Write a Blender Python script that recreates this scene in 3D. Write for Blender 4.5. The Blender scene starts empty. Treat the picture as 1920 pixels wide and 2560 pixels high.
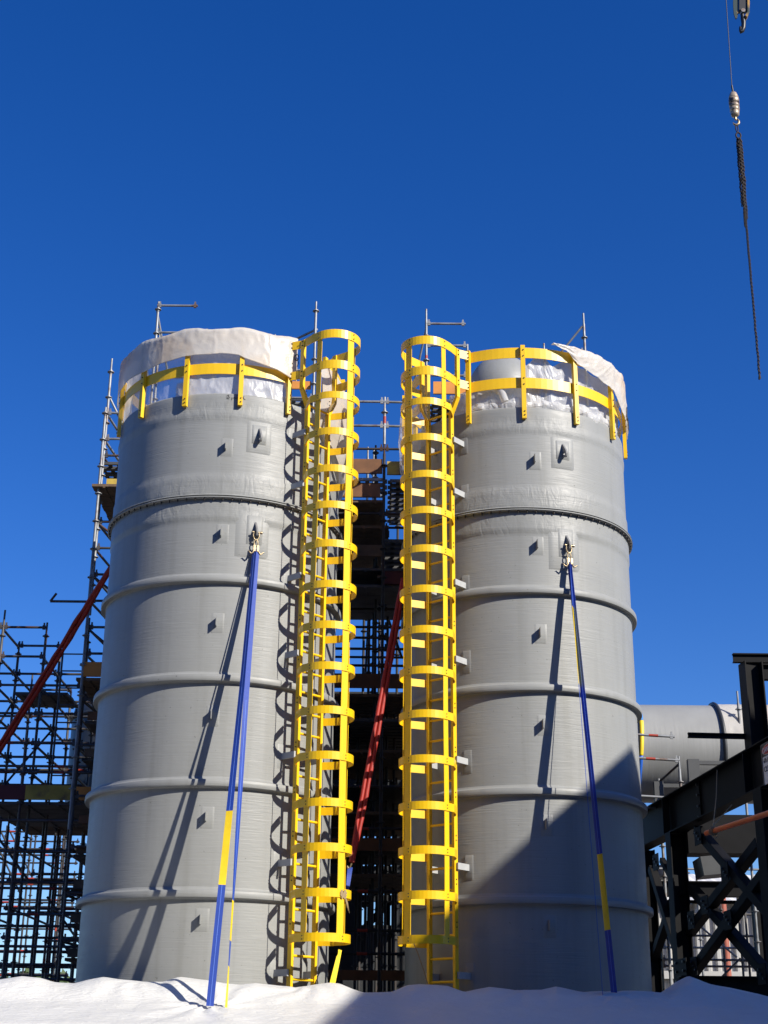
import bpy, math, random
from math import sin, cos, pi, radians as R, sqrt, atan2, tan
from mathutils import Vector, Matrix, noise
random.seed(7)
sc = bpy.context.scene
# ------------------------------------------------------------------ camera
F, PITCH, ROLL, EYE = 3583.0, 0.36929, 0.009723, 1.6      # focal length in px of the 1920 x 2560 photo
def ray(x, y):
    X = x-960; Y = y-1280
    X, Y = X*cos(-ROLL)-Y*sin(-ROLL), X*sin(-ROLL)+Y*cos(-ROLL)
    u = -Y/F; X = X/F
    return Vector((X, cos(PITCH)-u*sin(PITCH), sin(PITCH)+u*cos(PITCH)))
def at(x, y, Y):                       # point at distance Y seen at a photo pixel
    d = ray(x, y); p = d*(Y/d.y); p.z += EYE; return p
K = 1920/1659.0
def atd(x, y, Y): return at(x*K, y*K, Y)
fw = ray(960, 1280).normalized(); rt = (ray(961, 1280)-ray(960, 1280)).normalized(); up = rt.cross(fw)
cam = bpy.data.objects.new('camera', bpy.data.cameras.new('camera')); sc.collection.objects.link(cam)
M = Matrix(((rt.x, up.x, -fw.x), (rt.y, up.y, -fw.y), (rt.z, up.z, -fw.z))).to_4x4()
M.translation = (0, 0, EYE); cam.matrix_world = M
cam.data.sensor_fit = 'VERTICAL'; cam.data.sensor_height = 36; cam.data.lens = F/2560*36
cam.data.clip_start = .1; cam.data.clip_end = 3000
sc.camera = cam
# ------------------------------------------------------------------ light
SUN_AZ, SUN_EL = 49.5, 32                # azimuth measured from -Y (towards the camera) to +X
w = bpy.data.worlds.new('World'); sc.world = w; w.use_nodes = True
nt = w.node_tree; bg = nt.nodes['Background']
sky = nt.nodes.new('ShaderNodeTexSky'); sky.sky_type = 'NISHITA'; sky.sun_disc = False
sky.sun_elevation = R(SUN_EL); sky.sun_rotation = R(180-SUN_AZ)
sky.altitude = 600; sky.air_density = 1.05; sky.dust_density = 0.3; sky.ozone_density = 5.5
hs = nt.nodes.new('ShaderNodeHueSaturation'); hs.inputs['Hue'].default_value = .5175; hs.inputs['Saturation'].default_value = 1.27
nt.links.new(sky.outputs[0], hs.inputs['Color']); nt.links.new(hs.outputs[0], bg.inputs[0]); bg.inputs[1].default_value = 0.105
sd = Vector((cos(R(SUN_EL))*sin(R(SUN_AZ)), -cos(R(SUN_EL))*cos(R(SUN_AZ)), sin(R(SUN_EL))))
sun = bpy.data.objects.new('sun', bpy.data.lights.new('sun', 'SUN')); sc.collection.objects.link(sun)
sun.data.energy = 5.0; sun.data.angle = R(.5); sun.data.color = (1, .935, .83)
sun.rotation_euler = sd.to_track_quat('Z', 'Y').to_euler(); sun.location = (20, -20, 30)
sc.view_settings.view_transform = 'Standard'; sc.view_settings.look = 'None'
sc.view_settings.exposure = 0.45; sc.view_settings.gamma = 1
sc.cycles.max_bounces = 6; sc.cycles.transparent_max_bounces = 12
# ------------------------------------------------------------------ materials
def mat(name, col, rough=.5, metal=0, var=.12, vscale=3, bump=0, bscale=(20,20,20), dirt=None, spec=.5, alpha=1, trans=0, coat=0, bdist=.01, detail=4):
    m = bpy.data.materials.new(name); m.use_nodes = True; t = m.node_tree; p = t.nodes['Principled BSDF']; L = t.links.new
    p.inputs['Roughness'].default_value = rough; p.inputs['Metallic'].default_value = metal
    p.inputs['Specular IOR Level'].default_value = spec; p.inputs['Coat Weight'].default_value = coat
    tc = t.nodes.new('ShaderNodeTexCoord')
    n = t.nodes.new('ShaderNodeTexNoise'); n.inputs['Scale'].default_value = vscale; n.inputs['Detail'].default_value = 6
    L(tc.outputs['Object'], n.inputs['Vector'])
    r = t.nodes.new('ShaderNodeValToRGB'); c = Vector(col[:3])
    r.color_ramp.elements[0].position = .3; r.color_ramp.elements[1].position = .7
    r.color_ramp.elements[0].color = (*(c*(1-var)), 1); r.color_ramp.elements[1].color = (*(c*(1+var)), 1)
    L(n.outputs['Fac'], r.inputs['Fac']); out = r.outputs['Color']
    if dirt:
        dcol, amount, dscale = dirt
        n2 = t.nodes.new('ShaderNodeTexNoise'); n2.inputs['Scale'].default_value = dscale; n2.inputs['Detail'].default_value = 8
        L(tc.outputs['Object'], n2.inputs['Vector'])
        rr = t.nodes.new('ShaderNodeValToRGB'); rr.color_ramp.elements[0].position = 1-amount-.08; rr.color_ramp.elements[1].position = 1-amount+.08
        L(n2.outputs['Fac'], rr.inputs['Fac'])
        mx = t.nodes.new('ShaderNodeMixRGB'); mx.inputs['Color2'].default_value = (*dcol, 1)
        L(rr.outputs['Color'], mx.inputs['Fac']); L(out, mx.inputs['Color1']); out = mx.outputs['Color']
    L(out, p.inputs['Base Color'])
    if bump:
        mp = t.nodes.new('ShaderNodeMapping'); mp.inputs['Scale'].default_value = bscale
        nb = t.nodes.new('ShaderNodeTexNoise'); nb.inputs['Scale'].default_value = 1; nb.inputs['Detail'].default_value = detail
        L(tc.outputs['Object'], mp.inputs['Vector']); L(mp.outputs[0], nb.inputs['Vector'])
        b = t.nodes.new('ShaderNodeBump'); b.inputs['Strength'].default_value = bump; b.inputs['Distance'].default_value = bdist
        L(nb.outputs['Fac'], b.inputs['Height']); L(b.outputs[0], p.inputs['Normal'])
    if alpha < 1 or trans:
        o = t.nodes['Material Output']; prev = p.outputs[0]
        if trans:
            tr = t.nodes.new('ShaderNodeBsdfTranslucent'); L(out, tr.inputs['Color'])
            mx = t.nodes.new('ShaderNodeMixShader'); mx.inputs[0].default_value = trans
            L(prev, mx.inputs[1]); L(tr.outputs[0], mx.inputs[2]); prev = mx.outputs[0]
        if alpha < 1:
            tp = t.nodes.new('ShaderNodeBsdfTransparent'); mx = t.nodes.new('ShaderNodeMixShader'); mx.inputs[0].default_value = alpha
            L(tp.outputs[0], mx.inputs[1]); L(prev, mx.inputs[2]); prev = mx.outputs[0]
        L(prev, o.inputs['Surface'])
    return m
def crease(m, layers, dist=.02, strength=.6):
    t = m.node_tree; p = t.nodes['Principled BSDF']; L = t.links.new; tc = t.nodes.new('ShaderNodeTexCoord'); prev = None
    for sc_, wgt, distort in layers:
        mp = t.nodes.new('ShaderNodeMapping'); mp.inputs['Scale'].default_value = sc_
        nb = t.nodes.new('ShaderNodeTexNoise'); nb.inputs['Scale'].default_value = 1; nb.inputs['Detail'].default_value = 2.5; nb.inputs['Distortion'].default_value = distort
        L(tc.outputs['Object'], mp.inputs['Vector']); L(mp.outputs[0], nb.inputs['Vector'])
        a = t.nodes.new('ShaderNodeMath'); a.operation = 'SUBTRACT'; a.inputs[1].default_value = .5; L(nb.outputs['Fac'], a.inputs[0])
        b = t.nodes.new('ShaderNodeMath'); b.operation = 'ABSOLUTE'; L(a.outputs[0], b.inputs[0])
        bp = t.nodes.new('ShaderNodeBump'); bp.invert = True; bp.inputs['Strength'].default_value = strength*wgt; bp.inputs['Distance'].default_value = dist
        L(b.outputs[0], bp.inputs['Height'])
        if prev: L(prev.outputs[0], bp.inputs['Normal'])
        prev = bp
    L(prev.outputs[0], p.inputs['Normal'])
def tank_material():
    m = mat('fibreglass_grey', (.272, .279, .270), rough=.38, var=.05, vscale=1.3, spec=.36)
    t = m.node_tree; p = t.nodes['Principled BSDF']; L = t.links.new; tc = t.nodes.new('ShaderNodeTexCoord')
    def nz(scale, det=5, dist=0):
        mp = t.nodes.new('ShaderNodeMapping'); mp.inputs['Scale'].default_value = scale
        nb = t.nodes.new('ShaderNodeTexNoise'); nb.inputs['Scale'].default_value = 1; nb.inputs['Detail'].default_value = det
        nb.inputs['Distortion'].default_value = dist
        L(tc.outputs['Object'], mp.inputs['Vector']); L(mp.outputs[0], nb.inputs['Vector']); return nb.outputs['Fac']
    fine = nz((2.2, 2.2, 55), 5, .3); mid = nz((5, 5, 16), 4, .5); lump = nz((9, 9, 9), 3); patch = nz((1.2, 1.2, 2.2), 3)
    b1 = t.nodes.new('ShaderNodeBump'); b1.inputs['Distance'].default_value = .006; L(fine, b1.inputs['Height'])
    rp = t.nodes.new('ShaderNodeMapRange'); rp.inputs[1].default_value = .35; rp.inputs[2].default_value = .7; rp.inputs[3].default_value = .2; rp.inputs[4].default_value = .75
    L(patch, rp.inputs[0]); L(rp.outputs[0], b1.inputs['Strength'])
    b2 = t.nodes.new('ShaderNodeBump'); b2.inputs['Distance'].default_value = .012; b2.inputs['Strength'].default_value = .14; L(mid, b2.inputs['Height']); L(b1.outputs[0], b2.inputs['Normal'])
    b3 = t.nodes.new('ShaderNodeBump'); b3.inputs['Distance'].default_value = .01; b3.inputs['Strength'].default_value = .05; L(lump, b3.inputs['Height']); L(b2.outputs[0], b3.inputs['Normal'])
    # hand-laid overlay bands: short vertical wrinkles near the rim and either side of the flange
    sx = t.nodes.new('ShaderNodeSeparateXYZ'); L(tc.outputs['Object'], sx.inputs[0]); fs = []
    for zc_, hw in ((10.42, .13), (9.27, .17), (8.86, .14)):
        a_ = t.nodes.new('ShaderNodeMath'); a_.operation = 'SUBTRACT'; a_.inputs[1].default_value = zc_; L(sx.outputs[2], a_.inputs[0])
        b_ = t.nodes.new('ShaderNodeMath'); b_.operation = 'ABSOLUTE'; L(a_.outputs[0], b_.inputs[0])
        c_ = t.nodes.new('ShaderNodeMapRange'); c_.inputs[1].default_value = hw+.05; c_.inputs[2].default_value = hw-.02; L(b_.outputs[0], c_.inputs[0]); fs.append(c_)
    s1 = t.nodes.new('ShaderNodeMath'); s1.operation = 'ADD'; L(fs[0].outputs[0], s1.inputs[0]); L(fs[1].outputs[0], s1.inputs[1])
    s2 = t.nodes.new('ShaderNodeMath'); s2.operation = 'ADD'; L(s1.outputs[0], s2.inputs[0]); L(fs[2].outputs[0], s2.inputs[1])
    wr = nz((9, 9, 4), 6, 1.2); b4 = t.nodes.new('ShaderNodeBump'); b4.inputs['Distance'].default_value = .018
    s3 = t.nodes.new('ShaderNodeMath'); s3.operation = 'MULTIPLY'; L(rp.outputs[0], s3.inputs[1]); L(s2.outputs[0], s3.inputs[0]); L(s3.outputs[0], b4.inputs['Strength'])
    L(wr, b4.inputs['Height']); L(b3.outputs[0], b4.inputs['Normal']); L(b4.outputs[0], p.inputs['Normal'])
    st = nz((7, 7, .35), 6, .2); sr = t.nodes.new('ShaderNodeValToRGB'); sr.color_ramp.elements[0].position = .5; sr.color_ramp.elements[1].position = .72
    sr.color_ramp.elements[0].color = (1, 1, 1, 1); sr.color_ramp.elements[1].color = (.90, .895, .88, 1); L(st, sr.inputs['Fac'])
    sp = nz((24, 24, 24), 2, 0); s4 = t.nodes.new('ShaderNodeValToRGB'); s4.color_ramp.elements[0].position = .73; s4.color_ramp.elements[1].position = .76
    s4.color_ramp.elements[0].color = (1, 1, 1, 1); s4.color_ramp.elements[1].color = (.62, .62, .6, 1); L(sp, s4.inputs['Fac'])
    base = p.inputs['Base Color'].links[0].from_socket; prev_ = base
    for o_ in (sr.outputs[0], s4.outputs[0]):
        mm_ = t.nodes.new('ShaderNodeMixRGB'); mm_.blend_type = 'MULTIPLY'; mm_.inputs[0].default_value = 1; L(prev_, mm_.inputs[1]); L(o_, mm_.inputs[2]); prev_ = mm_.outputs[0]
    L(prev_, p.inputs['Base Color'])
    rr = t.nodes.new('ShaderNodeMapRange'); rr.inputs[3].default_value = .36; rr.inputs[4].default_value = .58; L(mid, rr.inputs[0]); L(rr.outputs[0], p.inputs['Roughness'])
    return m
GREY = tank_material()
BAND = mat('fibreglass_overlay', (.29, .305, .305), .33, bump=.5, bscale=(16, 16, 7), bdist=.02, var=.05, detail=5)
YEL = mat('yellow_frp', (.86, .53, .006), .38, var=.04, vscale=2, coat=.15)
BOLT = mat('bolt_steel', (.06, .05, .045), .5, .5)
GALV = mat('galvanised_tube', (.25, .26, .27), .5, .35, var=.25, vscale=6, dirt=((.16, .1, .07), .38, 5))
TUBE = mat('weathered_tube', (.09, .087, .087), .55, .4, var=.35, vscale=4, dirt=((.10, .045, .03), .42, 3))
REDT = mat('red_paint_mark', (.34, .035, .015), .5)
PLANK = mat('plank_wood', (.13, .085, .05), .8, var=.3, vscale=6, bump=.4)
DECK = mat('steel_deck', (.09, .09, .09), .6, .5, var=.3)
YB = mat('faded_yellow_board', (.42, .30, .05), .7, var=.25, vscale=5, dirt=((.13, .07, .05), .4, 3))
OB = mat('orange_board', (.62, .24, .04), .65, var=.15, vscale=4)
BR = mat('brown_board', (.17, .075, .03), .7, var=.25, vscale=4)
RB = mat('dark_red_board', (.10, .02, .018), .7, var=.2)
BLACK = mat('black_steel_paint', (.010, .010, .011), .6, .0, var=.2, spec=.12)
DGREY = mat('dark_grey_steel', (.07, .073, .075), .45, var=.12)
DUCT = mat('duct_grey', (.27, .275, .27), .45, var=.08, vscale=2, bump=.25, bscale=(25, 2, 2), bdist=.01)
DARKD = mat('dark_duct', (.035, .038, .042), .45, var=.2)  # also the near-black of the shade walls in the gap
TARP = mat('white_tarp', (.70, .70, .67), .42, var=.03, vscale=1.5, trans=.05); crease(TARP, [((1.3, 3.2, 3), .35, 1.2), ((3.4, 8, 5), .4, 1.5), ((9, 24, 12), .3, .8)], .05, 1.0)
SHEET = mat('white_sheeting', (.84, .81, .76), .32, var=.05, vscale=1.2, dirt=((.82, .70, .55), .42, .8), trans=.48, alpha=.96); crease(SHEET, [((1.2, 1.2, 2.6), .35, 1.2), ((4, 4, 5), .25, 1.5), ((14, 14, 9), .12, .8)], .03, .7)
WRAP = mat('white_wrap', (.74, .74, .73), .3, var=.04, trans=.42, alpha=.86); crease(WRAP, [((4, 4, 1.6), .6, .5), ((12, 12, 6), .3, .6)], .035, .7)
FILM = mat('clear_film', (.75, .76, .78), .18, var=.04, bump=.6, bscale=(6, 6, 4), bdist=.03, alpha=.42, trans=.2)
BLUE = mat('blue_webbing', (.010, .048, .32), .62, var=.06, bump=.3, bscale=(1, 1, 180))
DBLUE = mat('dark_blue_edge', (.006, .015, .2), .62)
YSL = mat('yellow_sleeve', (.82, .58, .015), .5, var=.08, vscale=6, bump=.3, bscale=(9, 9, 9))
REDS = mat('red_roundsling', (.33, .017, .010), .6, var=.15, vscale=6, bump=.4, bscale=(14, 14, 4), bdist=.02)
HOOKM = mat('hook_steel', (.36, .28, .17), .35, .7, var=.2, vscale=30)
LUGM = mat('lug_paint', (.2, .2, .2), .4)
CHAIN = mat('rusty_chain', (.022, .014, .012), .75, .1, var=.4, vscale=9)
BALLM = mat('worn_headache_ball', (.42, .33, .24), .4, .3, var=.2, vscale=8, dirt=((.05, .03, .03), .42, 7))
BLOCKM = mat('hook_block_yellow', (.5, .28, .06), .4, .2, var=.25, dirt=((.03, .05, .045), .55, 2.5))
BLKM = mat('black_grease', (.012, .012, .014), .45)
WHITE = mat('white_paint', (.75, .75, .73), .45, var=.04)
SIGNR = mat('sign_red', (.45, .03, .02), .5)
ORP = mat('orange_pipe', (.62, .13, .03), .5, var=.12, vscale=5)
ROPE = mat('hemp_rope', (.30, .22, .12), .9)
CLAD = mat('pale_cladding', (.44, .43, .40), .45, var=.08, vscale=.8)
ROOFM = mat('white_roof', (.78, .76, .70), .45, var=.04)
GROUND = mat('gravel_ground', (.11, .095, .08), .95, var=.25, vscale=.6, bump=.5, bscale=(6, 6, 6))
CONC = mat('concrete', (.36, .35, .33), .85, var=.12, vscale=2, bump=.2)
LEAF = mat('leaf_green', (.06, .095, .03), .7, var=.35, vscale=2)
BARK = mat('bark', (.12, .09, .07), .9)
INK = mat('marker_ink', (.03, .03, .035), .6)
SKYB = mat('sky_blue_strap', (.03, .22, .62), .6)
BLUEP = mat('blue_paint', (.02, .12, .55), .5)
# ------------------------------------------------------------------ mesh helpers
class MB:
    def __init__(s): s.v = []; s.f = []; s.m = []; s.sm = []; s.mi = 0
    def add(s, vs, fs, smooth=False):
        o = len(s.v); s.v += [tuple(v) for v in vs]
        for f in fs: s.f.append(tuple(i+o for i in f)); s.m.append(s.mi); s.sm.append(smooth)
    def box(s, c, ax, ay, az):            # half axis vectors
        c, ax, ay, az = map(Vector, (c, ax, ay, az))
        vs = [c+i*ax+j*ay+k*az for i in (-1, 1) for j in (-1, 1) for k in (-1, 1)]
        s.add(vs, [(0, 1, 3, 2), (4, 6, 7, 5), (0, 4, 5, 1), (2, 3, 7, 6), (0, 2, 6, 4), (1, 5, 7, 3)])
        return s
    def bb(s, x0, x1, y0, y1, z0, z1):
        return s.box(((x0+x1)/2, (y0+y1)/2, (z0+z1)/2), ((x1-x0)/2, 0, 0), (0, (y1-y0)/2, 0), (0, 0, (z1-z0)/2))
    def bar(s, p, q, wd, ht, upv=(0, 0, 1)):   # wd sideways, ht along upv
        p, q = Vector(p), Vector(q); d = (q-p); n = d.normalized(); u = Vector(upv); sd_ = n.cross(u)
        if sd_.length < 1e-4: sd_ = n.cross(Vector((1, 0, 0)))
        sd_.normalize(); u = sd_.cross(n)
        return s.box((p+q)/2, d/2, sd_*wd/2, u*ht/2)
    def tube(s, path, r, n=8, cap=True, closed=False):
        P = [Vector(p) for p in path]; rings = []; N = len(P)
        prev = None; rr = r if hasattr(r, '__len__') else [r]*N
        for i in range(N):
            a = P[i-1] if (i > 0 or closed) else P[i]; b = P[(i+1) % N] if (i < N-1 or closed) else P[i]
            t = (b-a).normalized()
            if prev is None:
                prev = t.cross(Vector((0, 0, 1)))
                if prev.length < 1e-3: prev = t.cross(Vector((1, 0, 0)))
            prev = (prev-t*prev.dot(t)).normalized(); q = t.cross(prev)
            rings.append([P[i]+(prev*cos(2*pi*k/n)+q*sin(2*pi*k/n))*rr[i] for k in range(n)])
        vs = [v for g in rings for v in g]; fs = []
        for i in range(N if closed else N-1):
            j = (i+1) % N
            for k in range(n): fs.append((i*n+k, i*n+(k+1) % n, j*n+(k+1) % n, j*n+k))
        s.add(vs, fs, True)
        if cap and not closed:
            s.add(rings[0], [tuple(range(n))]); s.add(rings[-1], [tuple(reversed(range(n)))])
        return s
    def sweep(s, path, out, wz, th, closed=False):   # flat band; out = outward normals, wz height (z), th thickness
        vs = []; N = len(path)
        for p, o in zip(path, out):
            p = Vector(p); o = Vector(o)
            for a, b in ((0, -1), (1, -1), (1, 1), (0, 1)): vs.append(p+o*th*a+Vector((0, 0, wz/2*b)))
        fs = []
        for i in range(N if closed else N-1):
            j = (i+1) % N
            for k in range(4): fs.append((i*4+k, j*4+k, j*4+(k+1) % 4, i*4+(k+1) % 4))
        if not closed: fs += [(0, 1, 2, 3), ((N-1)*4+3, (N-1)*4+2, (N-1)*4+1, (N-1)*4)]
        s.add(vs, fs); return s
    def lathe(s, prof, c, n=160, a0=0, a1=2*pi, smooth=True):
        full = abs(a1-a0-2*pi) < 1e-6; m = n if full else n+1; vs = []
        for i in range(m):
            a = a0+(a1-a0)*i/n
            for r, z in prof: vs.append((c[0]+r*sin(a), c[1]-r*cos(a), z))
        k = len(prof); fs = []
        for i in range(n):
            j = (i+1) % m
            for q in range(k-1): fs.append((i*k+q, j*k+q, j*k+q+1, i*k+q+1))
        s.add(vs, fs, smooth); return s
    def grid(s, nu, nv, fn, smooth=True):
        vs = [fn(i/nu, j/nv) for i in range(nu+1) for j in range(nv+1)]; k = nv+1
        s.add(vs, [(i*k+j, (i+1)*k+j, (i+1)*k+j+1, i*k+j+1) for i in range(nu) for j in range(nv)], smooth); return s
    def build(s, name, mats, parent=None, kind=None, label=None, thick=0):
        me = bpy.data.meshes.new(name); me.from_pydata(s.v, [], s.f)
        mats = mats if isinstance(mats, (list, tuple)) else [mats]
        for m in mats: me.materials.append(m)
        me.polygons.foreach_set('material_index', s.m); me.polygons.foreach_set('use_smooth', s.sm); me.update()
        o = bpy.data.objects.new(name, me); sc.collection.objects.link(o)
        if parent: o.parent = parent; o.matrix_parent_inverse = Matrix.Translation(-parent.location)
        if kind: o['kind'] = kind
        if label: o['label'] = label
        if thick:
            md = o.modifiers.new('thickness', 'SOLIDIFY'); md.thickness = thick; md.offset = 0
        return o
def tag(o, label, cat, group=None):
    o['label'] = label; o['category'] = cat
    if group: o['group'] = group
    return o
def thing(name, label, cat, loc=(0, 0, 0), group=None):
    o = bpy.data.objects.new(name, None); sc.collection.objects.link(o); o.location = loc; o.empty_display_size = .3
    return tag(o, label, cat, group)
def nz(x, y, z): return noise.noise(Vector((x, y, z)))
RT = 1.7; CL = (-2.4009, 20.5073); CR = (2.0515, 20.8781)
def pol(C, az, r, z): return Vector((C[0]+r*sin(az), C[1]-r*cos(az), z))
def sweep_mesh(path_r): pass
# ------------------------------------------------------------------ ground
g = MB(); g.grid(60, 60, lambda u, v: (-900+1800*u, -300+1500*v, 0)); g.build('ground', GROUND, kind='structure')
MB().bb(-6, 6, 17.9, 24, .004, .12).build('concrete_slab', CONC, kind='structure')
# ------------------------------------------------------------------ tanks
ZR, ZF = 10.704, 9.088; RZ = [7.899, 6.497, 5.084, 3.674, 2.264, .85]
FINZ = [9.86, 8.54, 7.24, 5.95, 4.61, 3.32, 2.0]
def patch(C, az, z, wa, h, t, r0=RT, edge=.02):
    """raised laminate pad with bevelled edges on the shell"""
    m = MB(); da = wa/2/r0; e = edge/r0; A = [-da, -da+e, *[(-da+e)+(2*da-2*e)*k/8 for k in range(1, 8)], da-e, da]
    Zs = [-h/2, -h/2+edge, h/2-edge, h/2]
    k = len(Zs); vs = []
    for i, a in enumerate(A):
        for j, zz in enumerate(Zs):
            inner = 0 < i < len(A)-1 and 0 < j < k-1
            vs.append(pol(C, az+a, r0+(t if inner else -.003), z+zz))
    m.add(vs, [(i*k+j, (i+1)*k+j, (i+1)*k+j+1, i*k+j+1) for i in range(len(A)-1) for j in range(k-1)], True)
    return m
def radial_plate(C, az, z, prof, th, hole=None):
    """vertical radial plate, prof = [(out, dz)], optional round hole"""
    m = MB(); T = Vector((cos(az), sin(az), 0))*th/2
    P = lambda o, dz: pol(C, az, RT+o, z+dz)
    if not hole:
        n = len(prof); a = [P(*q)-T for q in prof]; b = [P(*q)+T for q in prof]
        m.add(a+b, [tuple(range(n)), tuple(reversed(range(n, 2*n)))]+[(i, i+n, (i+1) % n+n, (i+1) % n) for i in range(n)])
    else:
        ho, hz, hr = hole; N = 20; outer = []; inner = []
        for k in range(N):
            an = 2*pi*k/N; d = (cos(an), sin(an)); best = None
            for i in range(len(prof)):
                x1, y1 = prof[i]; x2, y2 = prof[(i+1) % len(prof)]; ex, ey = x2-x1, y2-y1
                det = d[0]*(-ey)+d[1]*ex
                if abs(det) < 1e-9: continue
                rx, ry = x1-ho, y1-hz
                t = (rx*(-ey)+ry*ex)/det; u_ = (d[0]*ry-d[1]*rx)/det
                if t > 0 and -1e-6 <= u_ <= 1+1e-6 and (best is None or t < best): best = t
            outer.append((ho+d[0]*best, hz+d[1]*best)); inner.append((ho+d[0]*hr, hz+d[1]*hr))
        for sgn in (-1, 1):
            vs = [P(*q)+T*sgn for q in outer+inner]
            m.add(vs, [((i, (i+1) % N, (i+1) % N+N, i+N) if sgn > 0 else (i+N, (i+1) % N+N, (i+1) % N, i)) for i in range(N)])
        for ring in (outer, inner):
            vs = [P(*q)-T for q in ring]+[P(*q)+T for q in ring]
            m.add(vs, [(i, (i+1) % N, (i+1) % N+N, i+N) for i in range(N)])
    return m
LUGP = [(-.01, -.10), (-.01, .13), (.02, .13), (.13, -.02), (.145, -.06), (.13, -.11), (.10, -.125), (.05, -.10)]
def tank(C, label, finaz, lugaz, lugz, laz):
    T = thing('storage_tank', label, 'tank', (C[0], C[1], 0), 'grey storage tanks')
    m = MB(); prof = [(RT, .13)]
    for a, b, t in ((.3, ZF-.36, 0), (ZF-.33, ZF-.02, .014)):
        prof += [(RT+t, a), (RT+t, b)]
    prof += [(RT+.004, ZF), (RT+.014, ZF+.03), (RT+.014, ZF+.31), (RT, ZF+.35), (RT, ZR-.42), (RT+.010, ZR-.38), (RT+.016, ZR-.30), (RT+.006, ZR-.26), (RT+.004, ZR-.02), (RT-.002, ZR), (RT-.02, ZR), (RT-.02, ZR-.3)]
    # extra height subdivisions let the lumpy hand-laid surface show
    P2 = []
    for (r1, z1), (r2, z2) in zip(prof, prof[1:]):
        n = max(1, int(abs(z2-z1)/.06))
        P2 += [(r1+(r2-r1)*k/n, z1+(z2-z1)*k/n) for k in range(n)]
    P2.append(prof[-1]); m.lathe(P2, C, 240)
    out = []
    for x, y, z in m.v:
        a = atan2(x-C[0], -(y-C[1])); r = sqrt((x-C[0])**2+(y-C[1])**2)
        d = .003*nz(x*1.3, y*1.3, z*1.1)
        near = max(0, 1-abs(z-(ZR-.3))/.22)+max(0, 1-abs(z-ZF)/.4)
        d += near*(.006*nz(x*5, y*5, z*4+C[0])+.004*nz(x*13, y*13, z*9))
        s_ = (r+d)/r; out.append((C[0]+(x-C[0])*s_, C[1]+(y-C[1])*s_, z))
    m.v = out; m.build('shell', GREY, T)
    rf = MB(); rf.lathe([(RT-.02, ZR-.28), (1.2, ZR-.14), (.6, ZR-.06), (.01, ZR-.03)], C, 64); rf.build('roof', GREY, T)
    for z in RZ:
        t = z; m = MB(); h = .074
        q_ = RT+h
        for pr in ([(RT-.01, t+.07), (RT+.003, t+.045), (RT+.010, t+.026), (RT+.026, t+.012), (q_-.012, t+.004), (q_-.003, t)],
                   [(q_-.003, t), (q_, t-.006), (q_+.003, t-.04), (q_+.001, t-.078), (q_-.003, t-.084)],
                   [(q_-.003, t-.084), (RT+.035, t-.088), (RT+.010, t-.091)], [(RT+.010, t-.091), (RT+.002, t-.103), (RT-.01, t-.12)]): m.lathe(pr, C, 200)
        m.v = [((C[0]+(x-C[0])*(1+.0016*nz(x*2, y*2, z_*5))), (C[1]+(y-C[1])*(1+.0016*nz(x*2, y*2, z_*5))), z_+.006*nz(x*1.2+z, y*1.2, 3)) for x, y, z_ in m.v]
        m.build('stiffener_ring', GREY, T)
    # bolted flange joint
    m = MB(); m.lathe([(RT-.005, ZF+.075), (RT+.018, ZF+.03), (RT+.055, ZF+.012), (RT+.075, ZF+.01), (RT+.078, ZF-.004), (RT+.02, ZF-.005)], C, 200)
    m.lathe([(RT+.02, ZF-.017), (RT+.074, ZF-.018), (RT+.074, ZF-.034), (RT+.02, ZF-.036), (RT, ZF-.04)], C, 200)
    fl = m.build('flange', GREY, T)
    m = MB(); m.lathe([(RT+.03, ZF-.004), (RT+.052, ZF-.005), (RT+.052, ZF-.018), (RT+.03, ZF-.019)], C, 160); m.build('gasket', BLKM, fl)
    for k in range(84):
        m = MB()
        a = 2*pi*k/84; p = pol(C, a, RT+.045, ZF-.036); m.tube([p, p-Vector((0, 0, .028))], .011, 6)
        p = pol(C, a, RT+.04, ZF-.064); m.tube([p, p-Vector((0, 0, .01))], .006, 5)
        m.build('bolt', BOLT, fl)
    for z in FINZ:
        pd = patch(C, finaz+.01, z-.01, .19, .30, .005).build('pad', GREY, T)
        radial_plate(C, finaz, z, [(-.01, -.065), (-.01, .065), (.105, .065), (.105, -.065)], .012).build('bracket_fin', GREY, pd)
    for i, z in enumerate(lugz):
        a = lugaz
        if i == 0:
            pd = patch(C, a, z-.02, .38, .52, .009, edge=.03).build('lug_pad', GREY, T)
            patch(C, a, z+.02, .24, .32, .018, edge=.02).build('lug_pad', GREY, pd)
        else:
            pd = patch(C, a-.02, z-.05, .50, .74, .014, edge=.05).build('lug_pad', GREY, T)
            patch(C, a-.005, z-.0, .28, .48, .026, edge=.04).build('lug_pad', GREY, pd)
        radial_plate(C, a, z, LUGP, .025, (.085, -.055, .028)).build('lifting_lug', LUGM, pd)
    for z in (10.2, 9.39, 8.0, 6.88, 5.48, 4.07, 2.7):
        for s in (-1, 1):
            a = laz+s*.146; base = pol(C, a, RT-.01, z); N = Vector((sin(laz), -cos(laz), 0)); tt = Vector((cos(laz), sin(laz), 0))
            c = Vector((C[0], C[1], z))+N*1.90+tt*s*.258
            pd = patch(C, atan2(c.x-C[0], -(c.y-C[1]))+s*.02, z, .15, .34, .006).build('pad', GREY, T)
            m = MB(); b0 = c-N*.24; m.bar(b0, c+N*.03, .03, .085); m.build('ladder_bracket', LUGW, pd)
    return T
LUGW = mat('pale_bracket_paint', (.4, .41, .41), .4, var=.08, vscale=9)
LLA, RLA = R(47.3), R(-40.0)
TL = tank(CL, 'left grey fibreglass tank with a shadow of its caged ladder across the front', R(4.3), R(20.25), (10.07, 8.62), LLA)
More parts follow.
